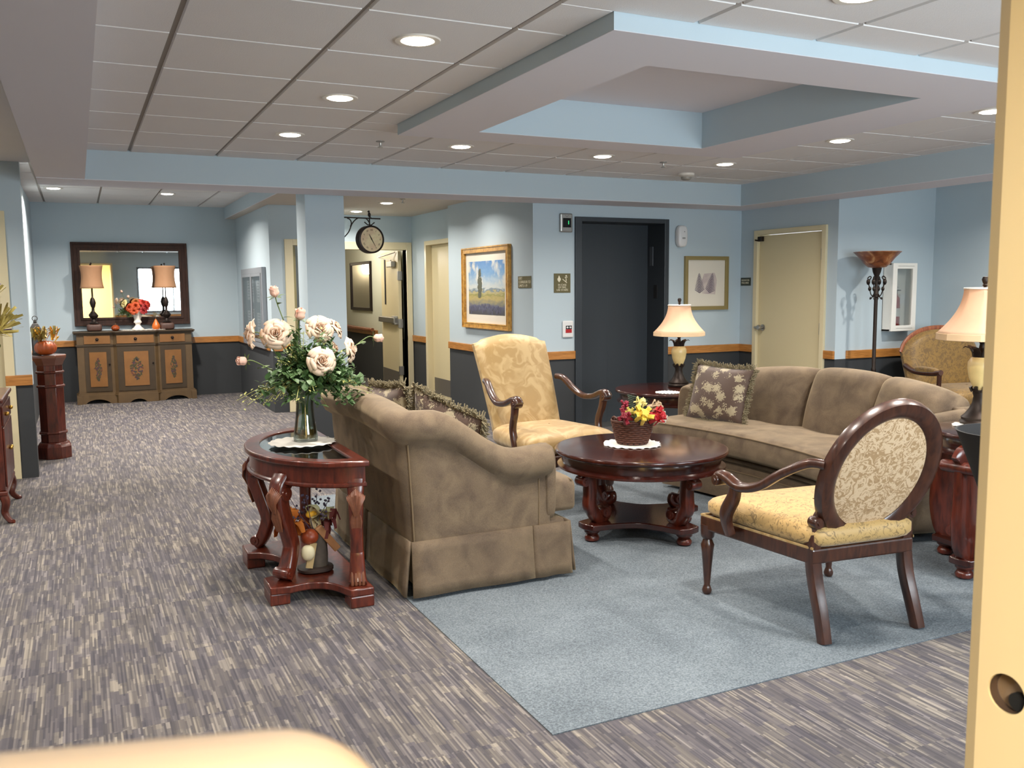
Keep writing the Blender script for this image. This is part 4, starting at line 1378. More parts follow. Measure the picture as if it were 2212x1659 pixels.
to = thing('torchiere_lamp', 'tall dark floor lamp with mottled amber bowl shade by the extinguisher cabinet', 'floor lamp', (6.70, 6.08, 0))
MB().lathe([(.15, 0), (.15, .012), (.12, .03), (.05, .05), (.03, .08), (.02, .11)], 32).build('base', DARKMETAL, to)
MB().lathe([(.017, .1), (.017, .6), (.022, .61), (.022, .64), (.017, .65), (.017, 1.30), (.026, 1.31), (.026, 1.33), (.017, 1.34), (.014, 1.45), (.02, 1.5), (.036, 1.54), (.045, 1.585)], 16).build('pole', DARKMETAL, to)
AMBER = NT('amber_marbled_glass')
_n = AMBER.n('ShaderNodeTexNoise', i_Vector=AMBER.co(), i_Scale=9.0, i_Detail=6.0, i_Distortion=1.2)
AMBER.link(AMBER.ramp(_n.outputs[0], [(.3, '#5a2f1d'), (.5, '#8e5332'), (.7, '#c79a6a')]), 'Base Color')
AMBER.set(Roughness=.3)
bw = MB().lathe([(.045, 1.578), (.08, 1.585), (.115, 1.615), (.155, 1.668), (.203, 1.718), (.212, 1.722), (.208, 1.727), (.153, 1.68), (.105, 1.625), (.055, 1.592), (0, 1.588)], 40).build('bowl_shade', AMBER.m, to)
sv = MB()
for i in range(4):
    a = PI / 2 * i + .4
    c_, s_ = math.cos(a), math.sin(a)
    p = [(.02, 1.31), (.045, 1.33), (.06, 1.38), (.07, 1.45), (.05, 1.49), (.065, 1.50), (.085, 1.48)]
    sv.tube([(c_ * r, s_ * r, z) for r, z in spline(p, 4)], .005, 6)
    p = [(.02, 1.34), (.04, 1.30), (.055, 1.29), (.05, 1.31)]
    sv.tube([(c_ * r, s_ * r, z) for r, z in spline(p, 4)], .005, 6)
    sv.sbox((c_ * .075, s_ * .075, 1.45), (.018, .018, .03), 1, 1, 8, 6)
    sv.sbox((c_ * .06, s_ * .06, 1.385), (.015, .015, .022), 1, 1, 8, 6)
sv.build('leaf_scrolls', DARKMETAL, to)

pl = thing('planter', 'black tapered planter in front of the near end table, cut by the door edge', 'planter', (3.52, 2.43, 0))
MB().lathe([(.10, 0), (.10, .02), (.03, .04), (.025, .28), (.05, .33), (.225, .79), (.235, .805), (.225, .805), (.06, .36), (0, .35)], 36).build('pot', BLACK, pl)

# ------------------------------------------------------------------ roses in the glass vase
VX, VY, VZ = .985, 4.41, .674
va = thing('glass_vase', 'tall clear glass vase of roses on the half-moon table', 'vase', (VX, VY, VZ))
vg = MB().lathe([(0, 0), (.056, 0), (.059, .004), (.060, .02), (.056, .05), (.046, .12), (.042, .18), (.047, .24), (.056, .285), (.052, .285), (.043, .24), (.038, .18), (.042, .12), (.052, .05), (.055, .024), (.05, .016), (0, .016)], 40)
vg.build('vase_glass', thin_glass('vase_glass', (.86, .93, .90, 1), .09), va)
WATER = NT('amber_water'); WATER.set(Base_Color=lin('#b98a4a'), Roughness=.05, Transmission_Weight=.75, IOR=1.33)
MB().lathe([(0, .017), (.049, .0175), (.0515, .03), (.0505, .05), (.0485, .062), (0, .062)], 32).build('water', WATER.m, va)
st = MB()
rs = random.Random(5)
for i in range(9):
    a = 2 * PI * i / 9
    st.tube([(.03 * math.cos(a), .03 * math.sin(a), .024), (.012 * math.cos(a + 1), .012 * math.sin(a + 1), .15), (.03 * math.cos(a + 2.2), .03 * math.sin(a + 2.2), .275)], .0028, 6)
st.build('cut_stems', STEMG, va)

def petal(mb, M, w, h, cup, curl, n=6):
    def fn(u, v):
        a = 2 * u - 1
        ww = w * (math.sin(PI * (.12 + .76 * v ** .7)) ** .7)
        x = a * ww
        z = h * v
        y = cup * (a * a) * ww * -1.2 + curl * max(0, v - .6) ** 2 * 4 - cup * .5 * math.sin(PI * v)
        return (x, -y, z)
    k0 = len(mb.v)
    mb.grid(fn, n, n, M)
def leafp(mb, M, w, h):
    # pointed leaf blade folded along its midrib
    vs = []
    for v, k in ((0, .12), (.2, .75), (.42, 1.0), (.66, .78), (.85, .4), (1, .03)):
        for a in (-1, 0, 1):
            vs.append((a * w * k, (.22 * w * k if a else 0) - .25 * h * v * v, h * v))
    fs = [(r * 3 + c, r * 3 + c + 1, r * 3 + c + 4, r * 3 + c + 3) for r in range(5) for c in (0, 1)]
    mb.add(vs, fs, M)
def bloom_mesh(open_=1.0, seed=0):
    # overlapping cupped petals: each is a patch of a bulging cup, outer ones roll their lips outwards
    rnd = random.Random(seed)
    mb = MB()
    rings = [(2, .010, .055, 2.6, .0), (3, .017, .056, 2.0, .1), (3, .026, .056, 1.7, .25), (4, .036, .054, 1.5, .45), (5, .046, .050, 1.3, .75), (5, .055, .042, 1.15, 1.0)]
    for k, (n, R, H, wid, lip) in enumerate(rings):
        R *= .55 + .45 * open_ if k > 2 else .8 + .2 * open_
        lip *= open_
        for i in range(n):
            a0 = 2 * PI * i / n + k * .9 + rnd.uniform(-.2, .2)
            hh = H * rnd.uniform(.92, 1.08)
            ph = rnd.uniform(0, 6)
            dz = -.014 * lip
            def fn(u, v):
                s_ = 2 * u - 1
                edge = 1 - .30 * abs(s_) ** 2.5
                r = R * (.32 + .78 * math.sin(min(v, .72) / .72 * PI / 2) ** .8)
                if v > .62:
                    r += lip * .045 * ((v - .62) / .38) ** 1.6
                r += .0016 * math.sin(5 * s_ + ph) * v + .0012 * s_
                z = hh * v * edge - lip * .030 * max(0, (v - .7) / .3) ** 2 + dz
                a = a0 + s_ * wid * .5 * (.55 + .45 * math.sin(PI * min(1, v * 1.1) * .5))
                return (r * math.cos(a), r * math.sin(a), z)
            mb.grid(fn, 9, 9)
    return mb
def bud_mesh(open_, seed):
    # closed ovoid bud: a few petals wrapped round each other, tips drawn in
    rnd = random.Random(seed)
    mb = MB()
    for k, (n, R, H, wid) in enumerate(((2, .014, .066, 3.2), (3, .021, .064, 2.7), (3, .0265, .056, 2.2))):
        for i in range(n):
            a0 = 2 * PI * i / n + k * 1.1 + rnd.uniform(-.2, .2)
            def fn(u, v):
                s_ = 2 * u - 1
                r = R * (math.sin(min(1, v * 1.7 + .12) * PI / 2) - (.48 - .2 * open_) * max(0, v - .35) ** 1.3) + .0012 * s_
                if k == 2 and v > .8:
                    r += .006 * (v - .8) / .2
                z = H * v * (1 - .22 * abs(s_) ** 2.2)
                a = a0 + s_ * wid * .5
                return (r * math.cos(a), r * math.sin(a), z)
            mb.grid(fn, 9, 8)
    return mb
def rose(label, p, face, scale, open_, seed, mat=ROSE):
    # p: bloom base centre relative to the vase; face: direction the bloom looks
    t = thing('rose', label, 'flower', (VX, VY, VZ), 0, 'roses in the glass vase')
    f = Vector(face).normalized()
    q = f.to_track_quat('Z', 'Y').to_matrix().to_4x4()
    scale *= .62 if open_ > .5 else 1.15
    M = T(*p) @ q @ Matrix.Scale(scale, 4)
    b = bloom_mesh(open_, seed) if open_ > .5 else bud_mesh(open_, seed)
    m2 = MB()
    m2.add([M @ Vector(v) for v in b.v], b.f)
    o = m2.build('bloom', mat, t, ang=60)
    s_ = o.modifiers.new('thick', 'SOLIDIFY'); s_.thickness = .0012
    base = Vector(p) - f * .004
    mid = Vector((p[0] * .45, p[1] * .45, .30 + (p[2] - .30) * .5 - .02))
    MB().tube(spline([(p[0] * .05, p[1] * .05, .22), tuple(mid), tuple(base - f * .035), tuple(base + f * .01)], 6), .0028, 7).build('stem', STEMG, t)
    sp = MB()
    for i in range(5):
        a = 2 * PI * i / 5
        leafp(sp, M @ RZ(a) @ T(0, -.008, -.002) @ RX(1.15 + .35 * open_), .009, .048)
    sp.build('sepals', SEPAL, t, ang=60)
    lf = MB()
    rnd = random.Random(seed + 50)
    for i in range(3):
        c = mid.lerp(base, rnd.uniform(.1, .9))
        leafp(lf, T(*c) @ RZ(rnd.uniform(0, 6.3)) @ RX(rnd.uniform(.8, 1.6)), .016, .05)
    lf.build('leaf', SEPAL, t, ang=60)
def off(px_x, px_z, dy):
    # shift a bloom in depth along the eye line from where it is seen
    P = Vector((px_x, 4.466, px_z))
    k = (4.466 + dy) / 4.466
    P = EYE + (P - EYE) * k
    return (P.x - VX, P.y - VY, P.z - VZ)
VW = Vector((-.2, -.97, -.05))
rose('large open blush rose at upper left, facing the camera', off(.868, 1.205, -.03), (-.25, -.95, .28), 1.18, 1.0, 1)
rose('tan rose turned away at the far left of the bouquet', off(.757, 1.208, .02), (-.9, .25, .05), 1.2, .95, 2)
rose('creamy open rose at upper right of the bouquet centre', off(1.085, 1.225, -.03), (.1, -.93, .42), 1.12, 1.0, 3)
rose('yellowish rose just behind the creamy upper right rose', off(1.16, 1.225, .08), (.75, -.2, .5), 1.0, .95, 4)
rose('low open rose at the front right, above the vase rim', off(1.088, 1.062, -.19), (.05, -.97, .15), 1.15, .95, 5)
rose('rose in profile at the right edge, petals drooping right', off(1.235, 1.115, -.02), (.85, -.45, .12), 1.05, 1.0, 6)
rose('small tan rose mostly hidden below the yellowish rose', off(1.15, 1.125, .08), (.6, -.2, .2), .75, .9, 7)
rose('pink bud on the tallest stem at upper left', off(.873, 1.385, .0), (-.25, -.2, .95), .78, .30, 8, ROSEP)
rose('pink bud standing upright at the top middle', off(.984, 1.27, .02), (.1, -.2, .98), .85, .35, 9, ROSEP)
rose('pale bud on a long stem reaching far right', off(1.36, 1.17, .0), (.95, -.2, .0), .72, .45, 10, ROSEP)
rose('pink bud drooping at the lower left', off(.725, 1.078, .0), (-.95, -.25, .1), .72, .3, 11, ROSEP)
LEAF1 = plain('dark_leaf', '#4a663a', .55, var=.35, vscale=30)
LEAF2 = plain('variegated_leaf', '#a8a964', .6, var=.35, vscale=40)
def greenery(name, mat, n, seed, spread, size, label, zlo=.24, zhi=.44):
    rnd = random.Random(seed)
    mb = MB()
    for i in range(n):
        a = rnd.uniform(0, 2 * PI)
        R = spread * rnd.uniform(.25, 1.0)
        z1 = rnd.uniform(zlo, zhi + .25 * max(0, 1 - R / (spread * .6))) - .13 * max(0, R - .15) / .15
        tip = Vector((.03 + R * math.cos(a), R * math.sin(a) * .8, z1))
        p0 = Vector((.02 * math.cos(a), .02 * math.sin(a), .25))
        pm = p0.lerp(tip, .5) + Vector((0, 0, .05))
        path = spline([tuple(p0), tuple(pm), tuple(tip)], 4)
        mb.tube(path, .0016, 4)
        for q in range(2, len(path)):
            for k in range(3):
                c = Vector(path[q]) + Vector((rnd.uniform(-.02, .02), rnd.uniform(-.02, .02), rnd.uniform(-.02, .015)))
                s_ = size * rnd.uniform(.6, 1.2)
                leafp(mb, T(*c) @ RZ(rnd.uniform(0, 6.3)) @ RX(rnd.uniform(.3, 2.2)), s_ * .5, s_ * 1.5)
    o = mb.build(name, mat, None, ang=60, loc=(VX, VY, VZ))
    return tag(o, label, 'greenery', None, 'stuff')
greenery('foliage', LEAF1, 120, 3, .28, .028, 'dark green leafy filler among the roses in the glass vase', .29, .43)
greenery('sprigs', LEAF2, 60, 4, .36, .010, 'pale yellow-green small-leaved sprigs among the roses', .29, .42)

# ------------------------------------------------------------------ flower basket on the coffee table
BX, BY, BZ = 2.885, 4.37, .509
WICK = plain('brown_wicker', '#4e2a1c', .6, var=.4, vscale=60)
bk = thing('basket', 'round woven brown basket of artificial flowers on the coffee table', 'basket', (BX, BY, BZ))
w = MB()
nl = 11
for i in range(nl):
    u = i / (nl - 1)
    r = .095 + .038 * u ** .8
    w.tube([((r + .003 * math.sin(16 * PI * k / 48 + PI * (i % 2))) * math.cos(2 * PI * k / 96), (r + .003 * math.sin(16 * PI * k / 48 + PI * (i % 2))) * math.sin(2 * PI * k / 96), .01 + .014 * i) for k in range(96)], .0075, 6, closed=True)
w.build('wicker_wall', WICK, bk)
MB().lathe([(0, .0), (.096, 0), (.10, .01), (.124, .13), (.118, .132), (0, .12)], 36).build('liner', plain('dark_basket_liner', '#24140f', .9), bk)
hd = MB()
hd.tube([(.132 * math.cos(2 * PI * k / 60), .132 * math.sin(2 * PI * k / 60), .152) for k in range(60)], .01, 8, closed=True)
hd.build('rim', WICK, bk)
lp = MB()
for s_ in (-1, 1):
    lp.tube([(s_ * .12, -.035, .15), (s_ * .135, -.028, .175), (s_ * .14, 0, .185), (s_ * .135, .028, .175), (s_ * .12, .035, .15)], .007, 8)
lp.build('handle', WICK, bk)
def poinsettia(name, label, p, face, col, s, n=6, seed=0, centre='#7a6a20', group='artificial flowers in the coffee table basket'):
    t = thing(name, label, 'flower', (BX, BY, BZ), 0, group)
    f = Vector(face).normalized()
    M = T(*p) @ f.to_track_quat('Z', 'Y').to_matrix().to_4x4() @ Matrix.Scale(s, 4)
    mb = MB()
    rnd = random.Random(seed)
    for k, (m, tl, w_, h_) in enumerate(((n, 1.25, .018, .05), (n - 1, .85, .013, .034))):
        for i in range(m):
            petal(mb, M @ RZ(2 * PI * i / m + k * .5 + rnd.uniform(-.1, .1)) @ T(0, -.003, .001 * k) @ RX(tl + rnd.uniform(-.12, .12)), w_, h_, .2, -.008, 6)
    o = mb.build('petals', plain('petal_' + col[1:], col, .55, var=.15, vscale=40), t, ang=60)
    s_ = o.modifiers.new('thick', 'SOLIDIFY'); s_.thickness = .001
    c = MB()
    for i in range(9):
        a = 2 * PI * i / 9
        c.tube([M @ Vector((0, 0, 0)), M @ Vector((.006 * math.cos(a), .006 * math.sin(a), .014))], .0018, 5)
    c.build('stamens', plain('stamen', centre, .6), t)
    MB().tube([tuple(Vector(p) - f * .0), (p[0] * .6, p[1] * .6, .125)], .003, 6).build('stem', STEMG, t)
poinsettia('silk_flower', 'bright yellow silk flower at the front of the basket', (-.015, -.11, .185), (-.25, -.9, .4), '#e6c94f', 1.15, 6, 1)
poinsettia('silk_flower', 'pale yellow silk flower standing behind the bright yellow one', (.01, -.03, .24), (.2, -.7, .6), '#e0d58a', .8, 5, 2)
poinsettia('silk_flower', 'bright red silk flower right of the yellow one', (.06, -.10, .175), (.35, -.9, .3), '#b01620', 1.15, 6, 3)
poinsettia('silk_flower', 'small yellow-green silk flower at the basket left of centre', (-.055, -.06, .2), (-.5, -.7, .5), '#b5a850', .65, 6, 6)
poinsettia('silk_flower', 'beige silk flower at the right side of the basket', (.11, -.02, .20), (.6, -.6, .5), '#bfa687', 1.0, 5, 4)
poinsettia('silk_flower', 'white silk flower drooping at the right rim', (.14, -.05, .165), (.9, -.4, .0), '#dcd4c6', .8, 5, 5)
poinsettia('silk_flower', 'dark crimson silk flower at the left rim', (-.095, -.07, .18), (-.6, -.75, .3), '#7c1626', 1.0, 5, 7)
BERRY = plain('crimson_berry', '#8e2036', .45)
t = thing('berry_sprig', 'crimson berry sprig sticking up at the left of the basket', 'flower', (BX, BY, BZ), 0, 'artificial flowers in the coffee table basket')
mb = MB(); rb_ = random.Random(2)
for i in range(46):
    mb.ball((-.075 + rb_.uniform(-.02, .02), -.02 + rb_.uniform(-.02, .02), .19 + .095 * i / 46), .0085, n=8)
mb.build('berries', BERRY, t)
MB().tube([(-.03, -.01, .12), (-.075, -.02, .27)], .003, 6).build('stem', STEMG, t)
t = thing('fern_sprig', 'dark green fern sprig behind the flowers in the basket', 'flower', (BX, BY, BZ), 0, 'artificial flowers in the coffee table basket')
mb = MB()
for q in range(4):
    bx = .055 + .02 * q
    for i in range(12):
        u = i / 11
        for s_ in (-1, 1):
            c = Vector((bx + .02 * u * (q - 1.5), .03, .15 + .15 * u - .012 * q))
            petal(mb, T(*c) @ RY(s_ * .9) @ RX(.2), .004, .035 * (1 - .6 * u), .1, 0, 3)
mb.build('fronds', plain('fern_green', '#27402a', .6), t, ang=60)

for o in list(D.objects):
    if o.parent is None and (o.location - Vector((BX, BY, BZ))).length < 1e-4:
        o.scale = (.9, .9, .9)

# ------------------------------------------------------------------ autumn piece on the half-moon table's lower shelf
DX, DY, DZ = .955, 4.16, .088
au = thing('autumn_centrepiece', 'autumn arrangement of log, gourds, leaves and ribbon on the lower shelf of the half-moon table', 'decoration', (DX, DY, DZ))
BARK = plain('grey_bark', '#4a423a', .9, var=.4, vscale=30, bump=.5, bscale=60)
MB().sbox((0, 0, .014), (.085, .075, .014), .8, .6, 20, 8).build('tray', plain('dark_tray', '#2c1c16', .6), au)
MB().lathe([(.048, .02), (.05, .08), (.046, .15), (.04, .185), (0, .19)], 14, T(.012, 0)).build('log', BARK, au)
MB().box((-.018, -.012, -.075), (.018, .012, .075), T(.055, -.035, .16) @ RY(-.65)).build('wood_strip', plain('raw_wood_strip', '#a0714a', .8), au, ang=0, bevel=.004)
MB().box((-.016, -.006, -.06), (.016, .006, .06), T(-.03, -.05, .09) @ RY(.2)).build('ribbon', plain('tan_ribbon', '#a99267', .8), au, ang=0)
GOURD = plain('red_orange_gourd', '#8c3a1c', .4, var=.3, vscale=30)
MB().sbox((-.03, -.03, .175), (.042, .04, .038), 1, 1, 18, 12).build('gourd', GOURD, au)
MB().sbox((-.045, -.05, .105), (.032, .028, .038), .9, .9, 18, 12).build('white_gourd', plain('white_gourd', '#d6cba8', .5), au)
MB().sbox((-.012, .0, .275), (.026, .022, .018), .8, .8, 14, 10).build('yellow_flower', plain('yellow_bloom', '#e3ac2e', .6), au)
mb = MB(); r7 = random.Random(9)
for i in range(16):
    c = (r7.uniform(-.01, .07), r7.uniform(-.04, .04), r7.uniform(.2, .27))
    petal(mb, T(*c) @ RZ(r7.uniform(0, 6.3)) @ RX(r7.uniform(.4, 1.8)), .02, .055, .1, -.006, 5)
mb.build('pale_leaf', plain('husk_leaf', '#b5a680', .8, var=.3, vscale=20), au, ang=60)
mb = MB()
for i in range(10):
    c = (r7.uniform(-.13, -.06), r7.uniform(-.02, .10), r7.uniform(.15, .24))
    petal(mb, T(*c) @ RZ(r7.uniform(0, 6.3)) @ RX(r7.uniform(.6, 1.9)), .026, .07, .1, -.008, 5)
mb.build('orange_leaf', plain('orange_leaf', '#c06a22', .7, var=.3, vscale=20), au, ang=60)
mb = MB()
for i in range(8):
    c = (r7.uniform(.03, .09), r7.uniform(-.05, .02), r7.uniform(.14, .25))
    petal(mb, T(*c) @ RZ(r7.uniform(0, 6.3)) @ RX(r7.uniform(.6, 1.9)), .016, .045, .1, -.006, 5)
mb.build('red_leaf', plain('maroon_leaf', '#5b1c18', .7), au, ang=60)
mb = MB()
for i in range(7):
    a = 2 * PI * i / 7
    tip = (.0 + .1 * math.cos(a) - .03, .08 * math.sin(a), .33 + .06 * math.sin(3 * a))
    mb.tube([(0, 0, .17), (tip[0] * .5, tip[1] * .5, .27), tip], .0018, 5)
    for k in range(9):
        mb.ball((tip[0] + r7.uniform(-.02, .02), tip[1] + r7.uniform(-.02, .02), tip[2] + r7.uniform(-.05, .02)), .006, n=6)
mb.build('purple_sprig', plain('dried_lavender', '#4b3f52', .8, var=.3, vscale=30), au)
MB().sbox((-.11, .06, .055), (.03, .035, .06), .9, .9, 16, 10).build('orange_gourd', plain('amber_gourd', '#a65a1e', .5), au)

# ------------------------------------------------------------------ sideboard with painted doors, and what stands on it
SBX, SBF = .645, 12.45
PAINTW = plain('antique_painted_wood', '#574329', .55, var=.35, vscale=9)
PAINTD = plain('antique_dark_edge', '#3a2c1a', .5, var=.3, vscale=12)
PANELY = plain('ochre_panel', '#795127', .5, var=.25, vscale=10)
sb = thing('sideboard', 'antique painted bow-front sideboard with floral doors under the wall mirror', 'sideboard', (SBX, SBF, 0))
HW, DP, HS = .685, .37, .915
def bow(x, k=1.0):
    # serpentine front: centre bows out, flanks step back
    u = x / HW
    return -.055 * k * max(0, math.cos(u * PI * .62)) - (.025 if abs(u) < .36 else 0)
def front_poly(grow, yb=DP, n=36):
    pts = []
    for i in range(n + 1):
        x = -HW + 2 * HW * i / n
        pts.append((x * (1 + grow / HW), bow(x) + .06 - grow))
    return pts + [(HW + grow, yb), (-HW - grow, yb)]
MB().prism(front_poly(0), .12, HS - .035).build('body', PAINTW, sb, ang=20)
MB().prism(front_poly(.028), HS - .035, HS - .018).prism(front_poly(.04), HS - .018, HS).build('top', PAINTD, sb, ang=20, bevel=.004)
MB().prism(front_poly(.012), HS - .185, HS - .165).build('waist_moulding', PAINTD, sb, ang=20)
# plinth with bracket-foot cut-outs along the front
pm = MB()
n = 72
for i in range(n):
    xs = [-HW + 2 * HW * (i + q) / n for q in (0, 1)]
    def cutz(x):
        u = abs(x) / HW
        for c, wd, h in ((0.0, .14, .045), (.66, .2, .055)):
            d = abs(u - c) / wd
            if d < 1:
                return h * math.cos(d * PI / 2) ** .6
        return 0.0
    za, zb_ = cutz(xs[0]), cutz(xs[1])
    g = .03
    ya, yb_ = bow(xs[0]) + .06 - g, bow(xs[1]) + .06 - g
    k = 1 + g / HW
    pm.add([(xs[0] * k, ya, za), (xs[1] * k, yb_, zb_), (xs[1] * k, yb_, .10), (xs[0] * k, ya, .10), (xs[0] * k, ya + .05, za), (xs[1] * k, yb_ + .05, zb_)],
           [(0, 1, 2, 3), (0, 4, 5, 1)])
pm.prism(front_poly(.03), .10, .115).prism(front_poly(.012), .115, .135)
for s_ in (-1, 1):
    pm.box((s_ * HW - .03 if s_ > 0 else -HW - .03, -.0, 0), (HW + .03 if s_ > 0 else -HW + .03, .12, .10)).box((s_ * (HW - .02) - .05, .28, 0), (s_ * (HW - .02) + .05, DP, .10))
pm.build('plinth', PAINTW, sb, ang=25)
def front_panel(xa, xb, za, zb_, out, grow=0.0, n=12):
    mb = MB()
    pts = [(xa + (xb - xa) * i / n) for i in range(n + 1)]
    poly = [(x, bow(x) + .06 - out) for x in pts] + [(x, bow(x) + .062) for x in reversed(pts)]
    return mb.prism(poly, za, zb_)
for xa, xb in ((-.60, -.30), (-.225, .215), (.29, .60)):
    dr = front_panel(xa, xb, HS - .155, HS - .05, .012).build('drawer', PANELY, sb, ang=25)
    xm = (xa + xb) / 2
    MB().ball((xm, bow(xm) + .06 - .026, HS - .10), .014).build('knob', DARKMETAL, dr)
    MB().lathe([(.02, 0), (.02, .004)], 16, T(xm, bow(xm) + .048, HS - .10) @ RX(PI / 2)).build('knob_plate', DARKMETAL, dr)
FLOR = [plain('painted_leaf', '#38361a', .6), plain('painted_flower', '#56281f', .6), plain('painted_plum', '#38283a', .6)]
for xa, xb in ((-.60, -.30), (-.225, .215), (.29, .60)):
    dr = front_panel(xa, xb, .155, HS - .20, .010).build('door', PAINTD, sb, ang=25)
    wm = (xb - xa) * .17
    front_panel(xa + wm, xb - wm, .215, HS - .26, .018).build('painted_panel', PANELY, dr, ang=25)
    xm = (xa + xb) / 2
    rnd = random.Random(int(xa * 100))
    wide = .075 if xb - xa > .4 else .035
    for k, mt in enumerate(FLOR):
        mb = MB()
        for i in range(60 if k == 0 else 24):
            dz = rnd.uniform(-1, 1)
            spread = wide * (1 - abs(dz) ** 1.5) + .006
            dxx = rnd.uniform(-1, 1) * spread
            yy = bow(xm + dxx) + .06 - .0185
            a = rnd.uniform(0, 6.3)
            L, W = (.022, .009) if k == 0 else (.014, .011)
            zz = .435 + dz * .14
            c_, s_ = math.cos(a), math.sin(a)
            mb.add([(xm + dxx + L * c_, yy, zz + L * s_), (xm + dxx - W * s_, yy, zz + W * c_), (xm + dxx - L * c_, yy, zz - L * s_), (xm + dxx + W * s_, yy, zz - W * c_)], [(0, 1, 2, 3)])
        o = mb.build('floral_motif', mt, dr, ang=0)
        s_ = o.modifiers.new('thick', 'SOLIDIFY'); s_.thickness = .002
    MB().ball((xb - .02 if xa < .2 else xa + .02, bow(xb - .02) + .04, .50), .012).build('door_knob', DARKMETAL, dr)
ZS = HS + .001
# wall mirror
mi_ = thing('wall_mirror', 'large rectangular wall mirror in dark brown frame above the sideboard', 'mirror', (.652, YF - .002, 1.513))
MWx, MHz = .70, .536
def frame_ring(W, H, wd, d0, d1, M=None):
    o_ = [(-W, -H), (W, -H), (W, H), (-W, H)]
    i_ = [(-W + wd, -H + wd), (W - wd, -H + wd), (W - wd, H - wd), (-W + wd, H - wd)]
    return MB().ring(o_, i_, d0, d1, (M or Matrix()) @ xz())
fm = frame_ring(MWx, MHz, .10, 0, .035)
f2 = frame_ring(MWx, MHz, .03, .035, .05)
fm.add(f2.v, f2.f)
f3 = frame_ring(MWx - .075, MHz - .075, .03, .035, .045)
fm.add(f3.v, f3.f)
fm.build('frame', wood('mirror_frame_wood', '#24110a', '#3c2012', .75, .0), mi_, ang=0, bevel=.006)
MIR = plain('mirror_silver', '#f2f4f3', .015, 1.0)
MB().box((-MWx + .09, -.02, -MHz + .09), (MWx - .09, -.012, MHz - .09)).build('glass', MIR, mi_, ang=0)
bv = frame_ring(MWx - .10, MHz - .10, .028, .0205, .0208)
bv.build('bevel_strip', MIR, mi_, ang=0)
def buffet_lamp(label, x):
    t = thing('buffet_lamp', label, 'lamp', (x, 12.62, ZS), 0, 'buffet lamps on the sideboard')
    BRN = DARKMETAL
    MB().sbox((0, 0, .045), (.09, .07, .045), .4, .4, 20, 10).build('base', plain('antique_brown_resin', '#4c332a', .5, var=.3, vscale=40), t)
    MB().lathe([(.05, .085), (.06, .10), (.03, .12), (.022, .15), (.05, .18), (.055, .2), (.03, .235), (.016, .25), (.014, .29), (.024, .31), (.036, .36), (.022, .41), (.008, .43), (.007, .60)], 20).build('stem', BRN, t)
    def fn(u, v):
        a = 2 * PI * u
        r = .125 + .018 * (2 * v - 1) ** 2 - .004 * v
        q = 1 - .05 * math.cos(6 * a) * .3
        return (r * q * math.cos(a), r * q * math.sin(a), .545 + .285 * v)
    sh = MB().grid(fn, 36, 12, wrapu=True).build('lamp_shade', LSHADE2, t, ang=60)
    s_ = sh.modifiers.new('thick', 'SOLIDIFY'); s_.thickness = .003
    MB().lathe([(.004, .6), (.004, .84), (.011, .85), (.011, .862), (0, .87)], 10).build('finial', BRN, t)
buffet_lamp('buffet lamp with apricot shade at the left end of the sideboard', .175)
buffet_lamp('buffet lamp with apricot shade at the right end of the sideboard', 1.045)
scallop('table_runner', 'white lace runner under the white urn and gourd on the sideboard', (.765, 12.62, ZS), .27, 30, ry=.13, seed=9)
wu = thing('urn_vase', 'white pedestal urn holding red and orange flowers on the sideboard', 'vase', (.69, 12.62, ZS + .006))
MB().lathe([(.07, 0), (.075, .012), (.05, .03), (.028, .06), (.034, .08), (.05, .095), (.045, .11), (.038, .13), (.05, .17), (.058, .225), (.064, .24), (.056, .24), (.04, .15), (0, .14)], 28).build('urn', plain('white_ceramic', '#e8e2d8', .3), wu)
BLM = {c: plain('bloom_' + c[1:], c, .6, var=.2, vscale=60) for c in ('#b5471c', '#96201f', '#d6c78a', '#c2392b', '#a8622a')}
rf = random.Random(21)
cols = ['#d6c78a', '#b5471c', '#c2392b', '#96201f', '#b5471c', '#a8622a', '#c2392b', '#b5471c', '#96201f']
names = ['cream flower at the left of the urn bouquet', 'orange flower low left in the urn bouquet', 'red flower at the right top of the urn bouquet', 'dark red flower at the right of the urn bouquet',
         'orange flower at the centre front of the urn bouquet', 'rust flower at the top centre of the urn bouquet', 'red flower at the right edge of the urn bouquet', 'orange flower hanging over the front rim of the urn', 'dark red flower at the lower right rim of the urn']
pos = [(-.15, -.03, .34), (-.09, -.06, .29), (.07, -.03, .35), (.10, -.05, .29), (-.02, -.09, .31), (-.01, -.02, .36), (.13, -.02, .33), (-.04, -.09, .25), (.07, -.07, .25)]
for c, nm, p in zip(cols, names, pos):
    t = thing('silk_bloom', nm, 'flower', (.69, 12.62, ZS + .006), 0, 'silk flowers in the white urn')
    b = bloom_mesh(.9, len(nm))
    f = Vector((p[0], p[1] - .05, .06)).normalized()
    M = T(*p) @ f.to_track_quat('Z', 'Y').to_matrix().to_4x4() @ Matrix.Scale(.58, 4)
    MB().add([M @ Vector(v) for v in b.v], b.f).build('petals', BLM[c], t, ang=60)
    MB().tube([p, (p[0] * .3, p[1] * .3, .17)], .003, 6).build('stem', STEMG, t)
